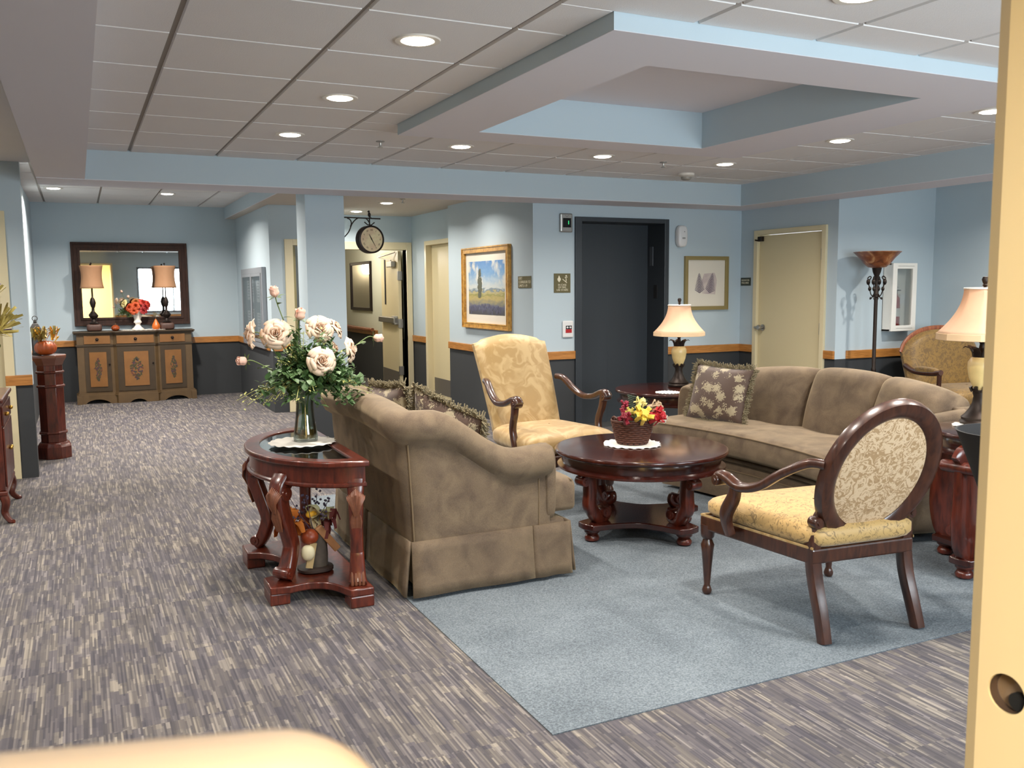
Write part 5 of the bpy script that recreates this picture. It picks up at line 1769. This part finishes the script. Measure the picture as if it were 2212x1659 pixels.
def gourd(name, label, loc, prof, ribs, mat, cat='gourd'):
    t = thing(name, label, cat, loc)
    n = 48
    def fn(u, v):
        x = v * (len(prof) - 1)
        i = min(int(x), len(prof) - 2)
        f = x - i
        r = prof[i][0] * (1 - f) + prof[i + 1][0] * f
        z = prof[i][1] * (1 - f) + prof[i + 1][1] * f
        a = 2 * PI * u
        r *= 1 - .07 * (1 - abs(math.sin(ribs * a / 2)))
        return (r * math.cos(a), r * math.sin(a), z)
    MB().grid(fn, n, 16, wrapu=True).build('body', mat, t, ang=70)
    zt = prof[-1][1]
    MB().tube([(0, 0, zt - .005), (.002, 0, zt + .012), (.008, 0, zt + .022)], [.006, .004, .005], 8).build('stem', plain('gourd_stem', '#5a4322', .7), t)
ORANGE = plain('orange_gourd_skin', '#c8641e', .4, var=.15, vscale=20)
gourd('gourd', 'pear-shaped orange gourd right of the white urn', (.905, 12.56, ZS + .006), [(.0, 0), (.04, .003), (.052, .03), (.048, .06), (.03, .09), (.018, .115), (.012, .13), (0, .137)], 8, ORANGE)
gourd('pumpkin', 'squat rust-orange glass pumpkin left of the white urn', (.42, 12.58, ZS), [(0, 0), (.035, .002), (.052, .025), (.05, .05), (.03, .07), (.012, .076), (0, .074)], 10, plain('rust_pumpkin_glaze', '#8a3d16', .25, var=.35, vscale=25))

# ------------------------------------------------------------------ left side: pedestal, lantern, pumpkin, framed mirror, cabinet
PX_, PY_ = -.245, 8.60
PK = 1.2
pd = thing('pedestal', 'dark red-brown octagonal pedestal column against the left wall', 'pedestal', (PX_, PY_, 0))
MB().lathe([(r_ * PK, z_) for r_, z_ in [(.118, 0), (.118, .10), (.106, .125), (.092, .14)]], 8, flat=True).build('plinth', MAHOG2, pd, ang=20, bevel=.004)
MB().lathe([(r_ * PK, z_) for r_, z_ in [(.088, .14), (.088, .80)]], 8, flat=True).build('shaft', MAHOG2, pd, ang=20, bevel=.003)
cp = MB()
for z in (.62, .74, .22):
    cp.lathe([(r_ * PK, z_) for r_, z_ in [(.09, z - .012), (.098, z - .004), (.098, z + .004), (.09, z + .012)]], 8, flat=True)
cp.build('moulding', MAHOG2, pd, ang=20)
MB().lathe([(r_ * PK, z_) for r_, z_ in [(.09, .80), (.10, .83), (.112, .85), (.118, .865), (.118, .882), (.112, .886)]], 8, flat=True).build('top', plain('pinkish_wood_top', '#6d4434', .25, coat=.5), pd, ang=20)
PM = thing('pumpkin_basket', 'orange pumpkin filled with autumn leaves and sunflowers on the pedestal', 'decoration', (-.265, 8.56, .887))
def ribbed(rx, rz, ribs, zc):
    def fn(u, v):
        a, b = 2 * PI * u, -PI / 2 + PI * v
        r = rx * math.cos(b) ** .8 * (1 - .09 * (1 - abs(math.sin(ribs * a / 2)))) if abs(math.cos(b)) > 1e-5 else 0
        return (r * math.cos(a), r * math.sin(a), zc + rz * math.sin(b))
    return MB().grid(fn, 64, 14, wrapu=True)
ribbed(.088, .062, 12, .061).build('pumpkin', plain('deep_orange_pumpkin', '#a34a17', .45, var=.2, vscale=20), PM, ang=70)
rp = random.Random(4)
for nm, col, n_, sz in (('autumn_leaf', '#8f7a3a', 34, .019), ('sunflower', '#d09a2a', 22, .014)):
    mb = MB()
    for i in range(n_):
        c = (rp.uniform(-.085, .085), rp.uniform(-.08, .06), rp.uniform(.115, .175))
        petal(mb, T(*c) @ RZ(rp.uniform(0, 6.3)) @ RX(rp.uniform(.4, 2.0)), sz * .6, sz * 1.7, .15, -.006, 5)
    mb.build(nm, plain(nm + '_paint', col, .7, var=.35, vscale=30), PM, ang=60)
ln = thing('lantern', 'grey roofed birdhouse lantern behind the pumpkin on the pedestal', 'lantern', (-.335, 8.62, .887))
GREYM = plain('weathered_grey_metal', '#3c3835', .6, var=.2, vscale=30)
MB().box((-.035, -.035, 0), (.035, .035, .02)).box((-.033, -.033, .02), (-.025, -.025, .2)).box((.025, -.033, .02), (.033, -.025, .2)).box((-.033, .025, .02), (-.025, .033, .2)).box((.025, .025, .02), (.033, .033, .2)).build('cage', GREYM, ln, ang=0)
MB().box((-.024, -.024, .02), (.024, .024, .2)).build('pane', plain('frosted_lantern_glass', '#77767a', .3), ln, ang=0)
MB().lathe([(.075, .2), (.07, .212), (.03, .265), (.018, .27), (.018, .285), (.006, .3)], 4, flat=True).build('roof', GREYM, ln, ang=20)
MB().tube([(.02 * math.cos(a), 0, .31 + .02 * math.sin(a)) for a in [2 * PI * i / 14 for i in range(14)]], .003, 6, closed=True).build('ring', GREYM, ln)
fl = thing('wall_mirror', 'tall dark framed mirror seen edge-on on the left wall above the pedestal', 'mirror', (-.469, 9.5, 1.53))
MSIDE = Matrix(((0, 0, 1, 0), (1, 0, 0, 0), (0, 1, 0, 0), (0, 0, 0, 1)))      # drawing (x, y, depth) -> (Y, Z, +X)
def ring_side(W, H, wd, d0, d1):
    o_ = [(-W, -H), (W, -H), (W, H), (-W, H)]
    i_ = [(-W + wd, -H + wd), (W - wd, -H + wd), (W - wd, H - wd), (-W + wd, H - wd)]
    return MB().ring(o_, i_, d0, d1, MSIDE)
ring_side(.62, .36, .07, 0, .03).build('frame', DARKMETAL, fl, ang=0, bevel=.004)
MB().box((.004, -.56, -.30), (.010, .56, .30)).build('glass', MIR, fl, ang=0)

cb = thing('cabinet', 'small red mahogany cabinet on curved feet at the left edge of the photo', 'cabinet', (-.66, 6.60, 0))
MB().box((-.2, -.35, .20), (.2, .35, .74)).build('body', MAHOG2, cb, ang=0, bevel=.006)
MB().box((-.22, -.38, .745), (.22, .38, .775)).build('top', MAHOG2, cb, ang=0, bevel=.01)
MB().box((-.21, -.36, .17), (.21, .36, .20)).build('base_moulding', MAHOG2, cb, ang=0, bevel=.008)
dr = MB().box((.2, -.33, .60), (.212, .33, .72)).build('drawer', MAHOG2, cb, ang=0, bevel=.004)
for y in (-.18, .18):
    MB().ball((.222, y, .66), .014).build('knob', plain('brass_knob', '#c29a4a', .3, .9), dr)
for y0_, y1_ in ((-.33, -.005), (.005, .33)):
    q = MB().box((.2, y0_, .22), (.212, y1_, .59)).build('door', MAHOG2, cb, ang=0, bevel=.004)
    MB().ball((.222, -.03 if y0_ < -.1 else .03, .42), .012).build('knob', plain('brass_knob_2', '#c29a4a', .3, .9), q)
MB().box((-.15, -.352, .26), (.15, -.36, .68)).build('side_panel', MAHOG2, cb, ang=0, bevel=.004)
for sx in (-1, 1):
    for sy in (-1, 1):
        MB().tube(spline([(sx * .17, sy * .31, .20), (sx * .195, sy * .335, .13), (sx * .185, sy * .325, .06), (sx * .215, sy * .36, .012), (sx * .235, sy * .375, .012)], 4),
                  [(.03 - .0012 * i, .03 - .0012 * i) for i in range(17)], 10, e=.7, up=(0, 1, 0)).build('leg', MAHOG2, cb)
vz = thing('flower_vase', 'cream vase of yellow and purple flowers on the cabinet at the left edge', 'vase', (-.62, 6.52, .776))
MB().lathe([(.05, 0), (.06, .02), (.075, .12), (.07, .2), (.045, .27), (.05, .3), (.042, .3), (.04, .26), (0, .25)], 28).build('vase_body', plain('cream_ceramic', '#cfc3a0', .35), vz)
YEL, PUR = plain('yellow_lily', '#b9a85c', .6, var=.2, vscale=40), plain('purple_aster', '#57417a', .6)
ry_ = random.Random(14)
sprays = MB()
for i in range(17):
    a = ry_.uniform(-1.3, 1.3) if i < 13 else ry_.uniform(0, 6.3)
    R = ry_.uniform(.06, .21)
    p = Vector((R * math.cos(a), R * math.sin(a) - .02, ry_.uniform(.36, .64) - .15 * max(0, R - .15) / .1))
    mat = PUR if i % 6 == 5 else YEL
    t = thing('yellow_flower' if mat is YEL else 'purple_flower', ('yellow' if mat is YEL else 'purple') + ' silk flower in the cream vase at the left edge', 'flower', (-.62, 6.52, .776), 0, 'silk flowers in the left edge vase')
    f = (p - Vector((0, 0, .3))).normalized()
    M = T(*p) @ f.to_track_quat('Z', 'Y').to_matrix().to_4x4()
    mb = MB()
    for k in range(6):
        petal(mb, M @ RZ(2 * PI * k / 6) @ T(0, -.003, 0) @ RX(1.0), .009, .026, .3, -.006, 5)
    mb.build('petals', mat, t, ang=60)
    MB().tube(spline([(0, 0, .25), tuple(p * .55 + Vector((0, 0, .2))), tuple(p)], 5), .0022, 5).build('stem', STEMG, t)
mb = MB()
for i in range(60):
    a = ry_.uniform(0, 6.3); R = ry_.uniform(.04, .2); z = ry_.uniform(.28, .5) - .1 * R
    c = Vector((R * math.cos(a), R * math.sin(a), z))
    leafp(mb, T(*c) @ RZ(a + ry_.uniform(-.5, .5)) @ RX(ry_.uniform(.5, 1.7)), .008, .045)
tag(mb.build('foliage', plain('yellow_green_leaf', '#6f7a42', .6, var=.3, vscale=20), None, ang=60, loc=(-.62, 6.52, .776)), 'yellow-green filler leaves in the cream vase at the left edge', 'greenery', None, 'stuff')

# ------------------------------------------------------------------ notice case on the bulkhead wall
nb_ = thing('notice_case', 'grey two-door glazed notice case with papers on the wall behind the roses', 'notice board', (1.999, 11.48, 1.21))
MN = Matrix(((0, 0, -1, 0), (1, 0, 0, 0), (0, 1, 0, 0), (0, 0, 0, 1)))       # (x, y, depth) -> (Y, Z, -X)
GREYF = plain('grey_aluminium', '#8d9298', .45, .3)
def nring(a, b, c, d, wd, z0_, z1_):
    return MB().ring([(a, b), (c, b), (c, d), (a, d)], [(a + wd, b + wd), (c - wd, b + wd), (c - wd, d - wd), (a + wd, d - wd)], z0_, z1_, MN)
nring(-.73, -.48, .73, .48, .07, 0, .05).build('frame', GREYF, nb_, ang=0, bevel=.004)
MB().box((-.012, -.68, -.43), (-.002, .68, .43)).build('pin_board', plain('grey_pin_board', '#7f8890', .9), nb_, ang=0)
for a, b in ((-.66, -.005), (.005, .66)):
    dd = nring(a, -.41, b, .41, .035, .045, .056).build('door', GREYF, nb_, ang=0)
    MB().box((-.052, a + .035, -.375), (-.049, b - .035, .375)).build('pane', thin_glass('notice_glass', gloss=.0), dd, ang=0)
rp = random.Random(3)
PAPER = plain('notice_paper', '#c9cdd2', .8)
for i, (y, z) in enumerate(((-.5, .2), (-.25, .19), (.15, .2), (.42, .21), (-.5, -.18), (-.24, -.2), (.16, -.17), (.43, -.2))):
    t = thing('notice_sheet', 'white paper notice pinned inside the grey notice case', 'paper', (1.986, 11.48 + y, 1.21 + z), 0, 'papers in the notice case')
    w_, h_ = rp.uniform(.09, .11), rp.uniform(.12, .15)
    MB().box((-.001, -w_, -h_), (0, w_, h_)).build('sheet', PAPER, t, ang=0)
    pr_ = MB()
    for k in range(6):
        pr_.box((-.0016, -w_ + .02, h_ - .03 - k * .035), (-.001, w_ - .02 - rp.uniform(0, .05), h_ - .022 - k * .035))
    pr_.build('print_lines', plain('grey_ink', '#6a6f78', .8), t, ang=0)

# ------------------------------------------------------------------ framed pictures
def picture(name, label, loc, M, W, H, wd, depth, frame_mat, mat_w, art_mat, glassy=True):
    t = thing(name, label, 'picture', loc)
    o_ = lambda a, b: [(-a, -b), (a, -b), (a, b), (-a, b)]
    f = MB().ring(o_(W, H), o_(W - wd, H - wd), 0, depth, M)
    f.ring(o_(W, H), o_(W - wd * .25, H - wd * .25), depth, depth * 1.25, M)
    f.ring(o_(W - wd * .8, H - wd * .8), o_(W - wd, H - wd), depth, depth * 1.1, M)
    f.build('frame', frame_mat, t, ang=0, bevel=.003)
    a, b = W - wd, H - wd
    q = MB().prism(o_(a, b), .003, .010, M)
    q.build('mat_board', MATBOARD, t, ang=0)
    if art_mat:
        MB().prism(o_(a - mat_w, b - mat_w * 1.15), .010, .0115, M).build('print', art_mat, t, ang=0)
    return t
gp = picture('framed_landscape', 'gold-framed landscape print with a tall tree, on the wall left of the elevator', (XP - .001, 8.84, 1.424), MN, .61, .44, .06, .035, GILT, .08, painted_landscape('landscape_print', .6, .56))
tm = MB(); rt = random.Random(8)
for i in range(70):
    z = rt.uniform(-.10, .19)
    w_ = .04 * (1 - abs((z - .03) / .2)) + .01
    y = .165 + rt.uniform(-w_, w_)
    r_ = rt.uniform(.014, .026)
    tm.lathe([(r_, 0), (r_ * .8, .001), (0, .0012)], 7, T(-.0116, y, z) @ RY(-PI / 2))
tm.build('painted_tree', plain('painted_tree', '#545747', .6, var=.3, vscale=30), gp, ang=0)
tm = MB()
for i in range(60):
    y = rt.uniform(-.42, .40)
    z = -.27 + rt.uniform(0, .08) * (1.2 - abs(y))
    r_ = rt.uniform(.010, .024)
    tm.lathe([(r_, 0), (r_ * .8, .001), (0, .0012)], 7, T(-.0116, y, z) @ RY(-PI / 2))
tm.build('painted_bushes', plain('painted_bushes', '#4b4c62', .6, var=.4, vscale=30), gp, ang=0)
fp = picture('framed_fern_print', 'olive-framed pale fern print on the wall right of the elevator', (5.985 + .045, YE - .001, 1.455), xz(), .285, .283, .04, .025, plain('olive_frame', '#8f8052', .5), .1, None)
fr_ = MB(); 
WASH = NT('lilac_wash'); 
_n = WASH.n('ShaderNodeTexNoise', i_Vector=WASH.co(), i_Scale=9.0, i_Detail=4.0)
WASH.link(WASH.ramp(_n.outputs[0], [(.35, '#b3a3a6'), (.7, '#d2c8be')]), 'Base Color')
MB().prism([(-.05, -.11), (.12, -.12), (.14, .03), (.11, .11), (-.03, .10), (-.07, .0)], .0102, .0112, xz()).build('lilac_wash', WASH.m, fp, ang=0)
for cx, tilt, sc__ in ((-.085, -.05, 1.45), (.045, .22, 1.5)):
    mb = MB()
    for i in range(13):
        u = i / 12
        L = .045 * sc__ * (1 - u) ** .8 + .006
        zc = -.10 + .20 * u
        xc = cx + math.sin(tilt) * .17 * u
        for s_ in (-1, 1):
            M = T(xc, -.0116, zc) @ RY(s_ * 1.05 + tilt)
            mb.add([M @ Vector(p) for p in ((-.006, 0, 0), (.006, 0, 0), (.003, 0, L), (-.003, 0, L))], [(0, 1, 2, 3)])
    o = mb.build('printed_fern', plain('fern_ink', '#6d6470', .8), fp, ang=0)
    s_ = o.modifiers.new('thick', 'SOLIDIFY'); s_.thickness = .0008
picture('framed_corridor_print', 'dark-framed misty print on the corridor wall beyond the open doorway', (4.129, 14.1, 1.47), MN, .56, .385, .045, .03, DARKMETAL, .0, None)
MB().prism([(-.515, -.34), (.515, -.34), (.515, .34), (-.515, .34)], .0105, .012, MN).build('print', misty_print('misty_print', .68), D.objects['framed_corridor_print'], ang=0)
MB().prism([(-.515, -.34), (.515, -.34), (.515, .34), (-.515, .34)], .016, .018, MN).build('pane', thin_glass('print_glass', gloss=.12), D.objects['framed_corridor_print'], ang=0)

# ------------------------------------------------------------------ signs and wall devices
OLIVE = plain('olive_sign_plate', '#5d5634', .5)
OLIVE2 = plain('dark_green_sign_plate', '#33382a', .5)
CREAMT = plain('cream_lettering', '#ddd6bd', .6)
FACE_Y = (PI / 2, 0, 0)              # lettering facing the camera side (-Y)
FACE_X = (PI / 2, 0, -PI / 2)        # lettering facing -X
t = thing('exit_sign', 'small olive sign with three lines of lettering between picture and elevator', 'sign', (XP - .001, 7.93, 1.477))
MB().box((-.004, -.142, -.058), (0, .142, .058)).build('plate', OLIVE, t, ang=0)
for i, (s_, wd) in enumerate((('EXIT', 1), ('CORRIDOR TO', 1), ('UNITS 1-19', 1))):
    letters('lettering', s_, .037, (-.0045, .122, .036 - .036 * i), FACE_X, CREAMT, t, 'LEFT')
t = thing('fire_sign', 'olive fire sign with flame and stair pictograms beside the elevator', 'sign', (4.287, YE - .001, 1.464))
MB().box((-.092, -.004, -.094), (.092, 0, .094)).build('plate', OLIVE, t, ang=0)
for s_, z, sz in (('IN CASE', -.018, .026), ('OF FIRE,', -.042, .026), ('USE STAIRS', -.067, .026)):
    letters('lettering', s_, sz, (0, -.0045, z), FACE_Y, CREAMT, t)
MB().prism([(-.035, .008), (-.018, .028), (-.016, .042), (-.026, .055), (-.032, .072), (-.04, .072), (-.044, .055), (-.054, .042), (-.052, .028)], .004, .005, xz()).build('flame_symbol', CREAMT, t, ang=0)
pg = MB()
pg.prism([(0.0, .038), (.006, .041), (.054, .006), (.05, .0)], .004, .005, xz())
pg.prism([(.038, .05), (.046, .05), (.048, .028), (.044, .012), (.039, .012), (.040, .028)], .004, .005, xz())
pg.prism([(.028, .058), (.06, .062), (.058, .056), (.03, .051)], .004, .005, xz())
pg.prism([(.044 + .008 * math.cos(2 * PI * i / 12), .071 + .008 * math.sin(2 * PI * i / 12)) for i in range(12)], .004, .005, xz())
pg.build('stair_symbol', CREAMT, t, ang=0)
t = thing('door_sign', 'small dark green two-line sign left of the right-hand cream door', 'sign', (XD - .001, 7.66, 1.468))
MB().box((-.004, -.078, -.042), (0, .078, .042)).build('plate', OLIVE2, t, ang=0)
letters('lettering', 'ELEVATOR', .027, (-.0045, .064, .014), FACE_X, CREAMT, t, 'LEFT', space=.95)
letters('lettering', 'MACHINE', .027, (-.0045, .064, -.014), FACE_X, CREAMT, t, 'LEFT', space=.95)

t = thing('floor_indicator', 'silver elevator floor indicator with green digit above the fire sign', 'indicator', (4.325, YE - .001, 2.047))
MB().box((-.068, -.03, -.092), (.068, 0, .092)).build('housing', STEEL, t, ang=0, bevel=.012)
MB().box((-.042, -.034, -.045), (.046, -.029, .045)).build('screen', plain('black_screen', '#050607', .2), t, ang=0)
letters('digit', '1', .05, (.018, -.0345, 0), FACE_Y, emission('green_led', '#2fd36a', 2.0), t)
MB().prism([(-.02, .075), (0, .06), (.02, .075), (.02, .07), (0, .055), (-.02, .07)], .030, .031, xz()).build('arrow_mark', plain('grey_mark', '#6b6b6b', .5), t, ang=0)
t = thing('call_button_plate', 'white call button plate with red label beside the elevator', 'button plate', (4.344, YE - .001, 1.012))
MB().box((-.06, -.022, -.083), (.06, 0, .083)).build('housing', WHITEP, t, ang=0, bevel=.012)
MB().box((-.028, -.025, .0), (.038, -.021, .035)).build('button_panel', BLACK, t, ang=0)
MB().box((-.03, -.025, -.036), (.038, -.021, -.001)).build('red_label', plain('red_label', '#a81c22', .5), t, ang=0)
for x in (-.012, .02):
    MB().lathe([(.010, 0), (.010, .004), (0, .005)], 14, T(x, -.025, .018) @ RX(PI / 2)).build('button', WHITEP, t)
t = thing('air_freshener', 'white oval wall dispenser above the fern print', 'dispenser', (5.685, YE - .001, 1.94))
MB().sbox((0, -.035, 0), (.062, .04, .112), .6, .6, 24, 16).build('housing', WHITEP, t, ang=60)
MB().prism([(-.018 + .0 * i, -.03) for i in range(1)] + [(.02, -.03), (.02, -.012), (-.018, -.012)], .072, .076, xz()).build('vent_slot', plain('grey_slot', '#9a9a9a', .5), t, ang=0)
MB().lathe([(.008, 0), (0, .004)], 12, T(.01, -.073, .045) @ RX(PI / 2)).build('sensor', plain('grey_slot_2', '#8b8b8b', .5), t)

# double-faced station clock on a scrolled bracket from the column
ck = thing('station_clock', 'round dark station clock on a scrolled bracket with small bird on top', 'clock', (2.42, 7.97, 1.868), math.radians(10))
R_ = .125
MB().lathe([(R_ - .014, -.042), (R_, -.038), (R_, .038), (R_ - .014, .042), (R_ - .017, .034), (R_ - .017, -.034)], 48, RX(PI / 2)).build('case', DARKMETAL, ck, ang=50)
FACEM = NT('aged_clock_face')
_n = FACEM.n('ShaderNodeTexNoise', i_Vector=FACEM.co(), i_Scale=14.0, i_Detail=3.0)
FACEM.link(FACEM.ramp(_n.outputs[0], [(.35, '#cbb08f'), (.6, '#d8cca0'), (.8, '#c99a80')]), 'Base Color')
MB().lathe([(0, -.036), (R_ - .016, -.036), (R_ - .016, .036), (0, .036)], 40, RX(PI / 2)).build('dial', FACEM.m, ck)
INK = plain('clock_ink', '#5b4636', .7)
for i, s_ in enumerate(('XII', 'I', 'II', 'III', 'IIII', 'V', 'VI', 'VII', 'VIII', 'IX', 'X', 'XI')):
    a = PI / 2 - 2 * PI * i / 12
    letters('numeral', s_, .021, (.084 * math.cos(a), -.0365, .084 * math.sin(a)), (PI / 2, -(a - PI / 2), 0), INK, ck)
for L, w_, an in ((.052, .005, math.radians(118)), (.07, .004, math.radians(-60))):
    MB().prism([(0, -w_), (L, -w_ * .3), (L, w_ * .3), (0, w_)], .037, .0385, RY(-an) @ xz()).build('clock_hand', DARKMETAL, ck, ang=0)
br = MB()
br.tube([(-.36, 0, .19), (.11, 0, .19)], .006, 8)
br.tube([(0, 0, R_), (0, 0, .20)], .006, 8)
br.tube([(x, 0, z) for x, z in spline([(0, 0 + .15), (-.03, .185), (-.07, .19), (-.12, .185), (-.17, .14), (-.21, .06), (-.27, .0)], 6)], .005, 8)
br.tube([(x, 0, z) for x, z in spline([(-.22, .185), (-.19, .17), (-.18, .14), (-.19, .11)], 6)], .005, 8)
br.tube([(-.05, 0, .155), (-.02, 0, .132), (.02, 0, .132), (.05, 0, .155)], .005, 8)
br.box((-.28, -.02, -.12), (-.262, .02, .24))
br.build('bracket', DARKMETAL, ck)
bd = MB()
bd.sbox((0, 0, .222), (.014, .012, .022), 1, 1, 12, 8)
bd.sbox((-.004, 0, .25), (.010, .009, .011), 1, 1, 10, 6)
bd.tube([(.004, 0, .21), (.018, 0, .196)], [.006, .003], 6)
bd.tube([(-.012, 0, .25), (-.022, 0, .248)], [.003, .001], 5)
bd.build('bird_finial', DARKMETAL, ck)

# fire extinguisher cabinet
ex = thing('extinguisher_cabinet', 'white glazed fire extinguisher cabinet on the wall behind the floor lamp', 'cabinet', (7.27, YS, 1.30))
EW, EH, ED = .165, .33, .10
MB().box((-EW, -ED, -EH), (-EW + .02, 0, EH)).box((EW - .02, -ED, -EH), (EW, 0, EH)).box((-EW, -ED, -EH), (EW, 0, -EH + .02)).box((-EW, -ED, EH - .02), (EW, 0, EH)).box((-EW, -.012, -EH), (EW, -.001, EH)).build('box', plain('cabinet_white', '#e3e1da', .4), ex, ang=0, bevel=.003)
o_ = lambda a, b: [(-a, -b), (a, -b), (a, b), (-a, b)]
dr = MB().ring(o_(EW, EH), o_(EW - .06, EH - .055), ED, ED + .022, xz()).build('door', plain('cabinet_white_2', '#e6e4dd', .4), ex, ang=0, bevel=.004)
GRV = plain('groove_grey', '#7d7b75', .6)
for z in (EH - .028, -EH + .028):
    MB().box((-.10, -ED - .0235, z - .0015), (.12, -ED - .022, z + .0015)).build('groove', GRV, dr, ang=0)
MB().box((-EW + .055, -ED - .008, -EH + .05), (EW - .055, -ED - .004, EH - .05)).build('pane', thin_glass('cabinet_glass', gloss=.0), dr, ang=0)
fe = thing('fire_extinguisher', 'red fire extinguisher with white label inside the white wall cabinet', 'fire extinguisher', (7.225, YS - .058, 1.30 - EH + .022))
MB().lathe([(.038, 0), (.042, .01), (.042, .27), (.036, .30), (.016, .325), (.016, .34)], 28).build('cylinder', plain('extinguisher_red', '#a01a1e', .3, coat=.4), fe)
MB().lathe([(.0425, .12), (.0425, .2)], 28).build('label_band', plain('extinguisher_label', '#d8d6d0', .6), fe)
MB().box((-.012, -.01, .335), (.012, .01, .37)).box((-.02, -.008, .37), (.06, .008, .38)).build('valve', BLACK, fe, ang=0)
MB().box((-.02, -.008, .395), (.07, .008, .405), RY(-.12)).build('lever', STEEL, fe, ang=0)
MB().tube(spline([(-.012, -.01, .35), (-.04, -.03, .34), (-.05, -.04, .25), (-.045, -.035, .12)], 6), .009, 8).build('hose', BLACK, fe)
MB().box((.01, -.044, .24), (.07, -.04, .34)).build('inspection_tag', WHITEP, fe, ang=0)
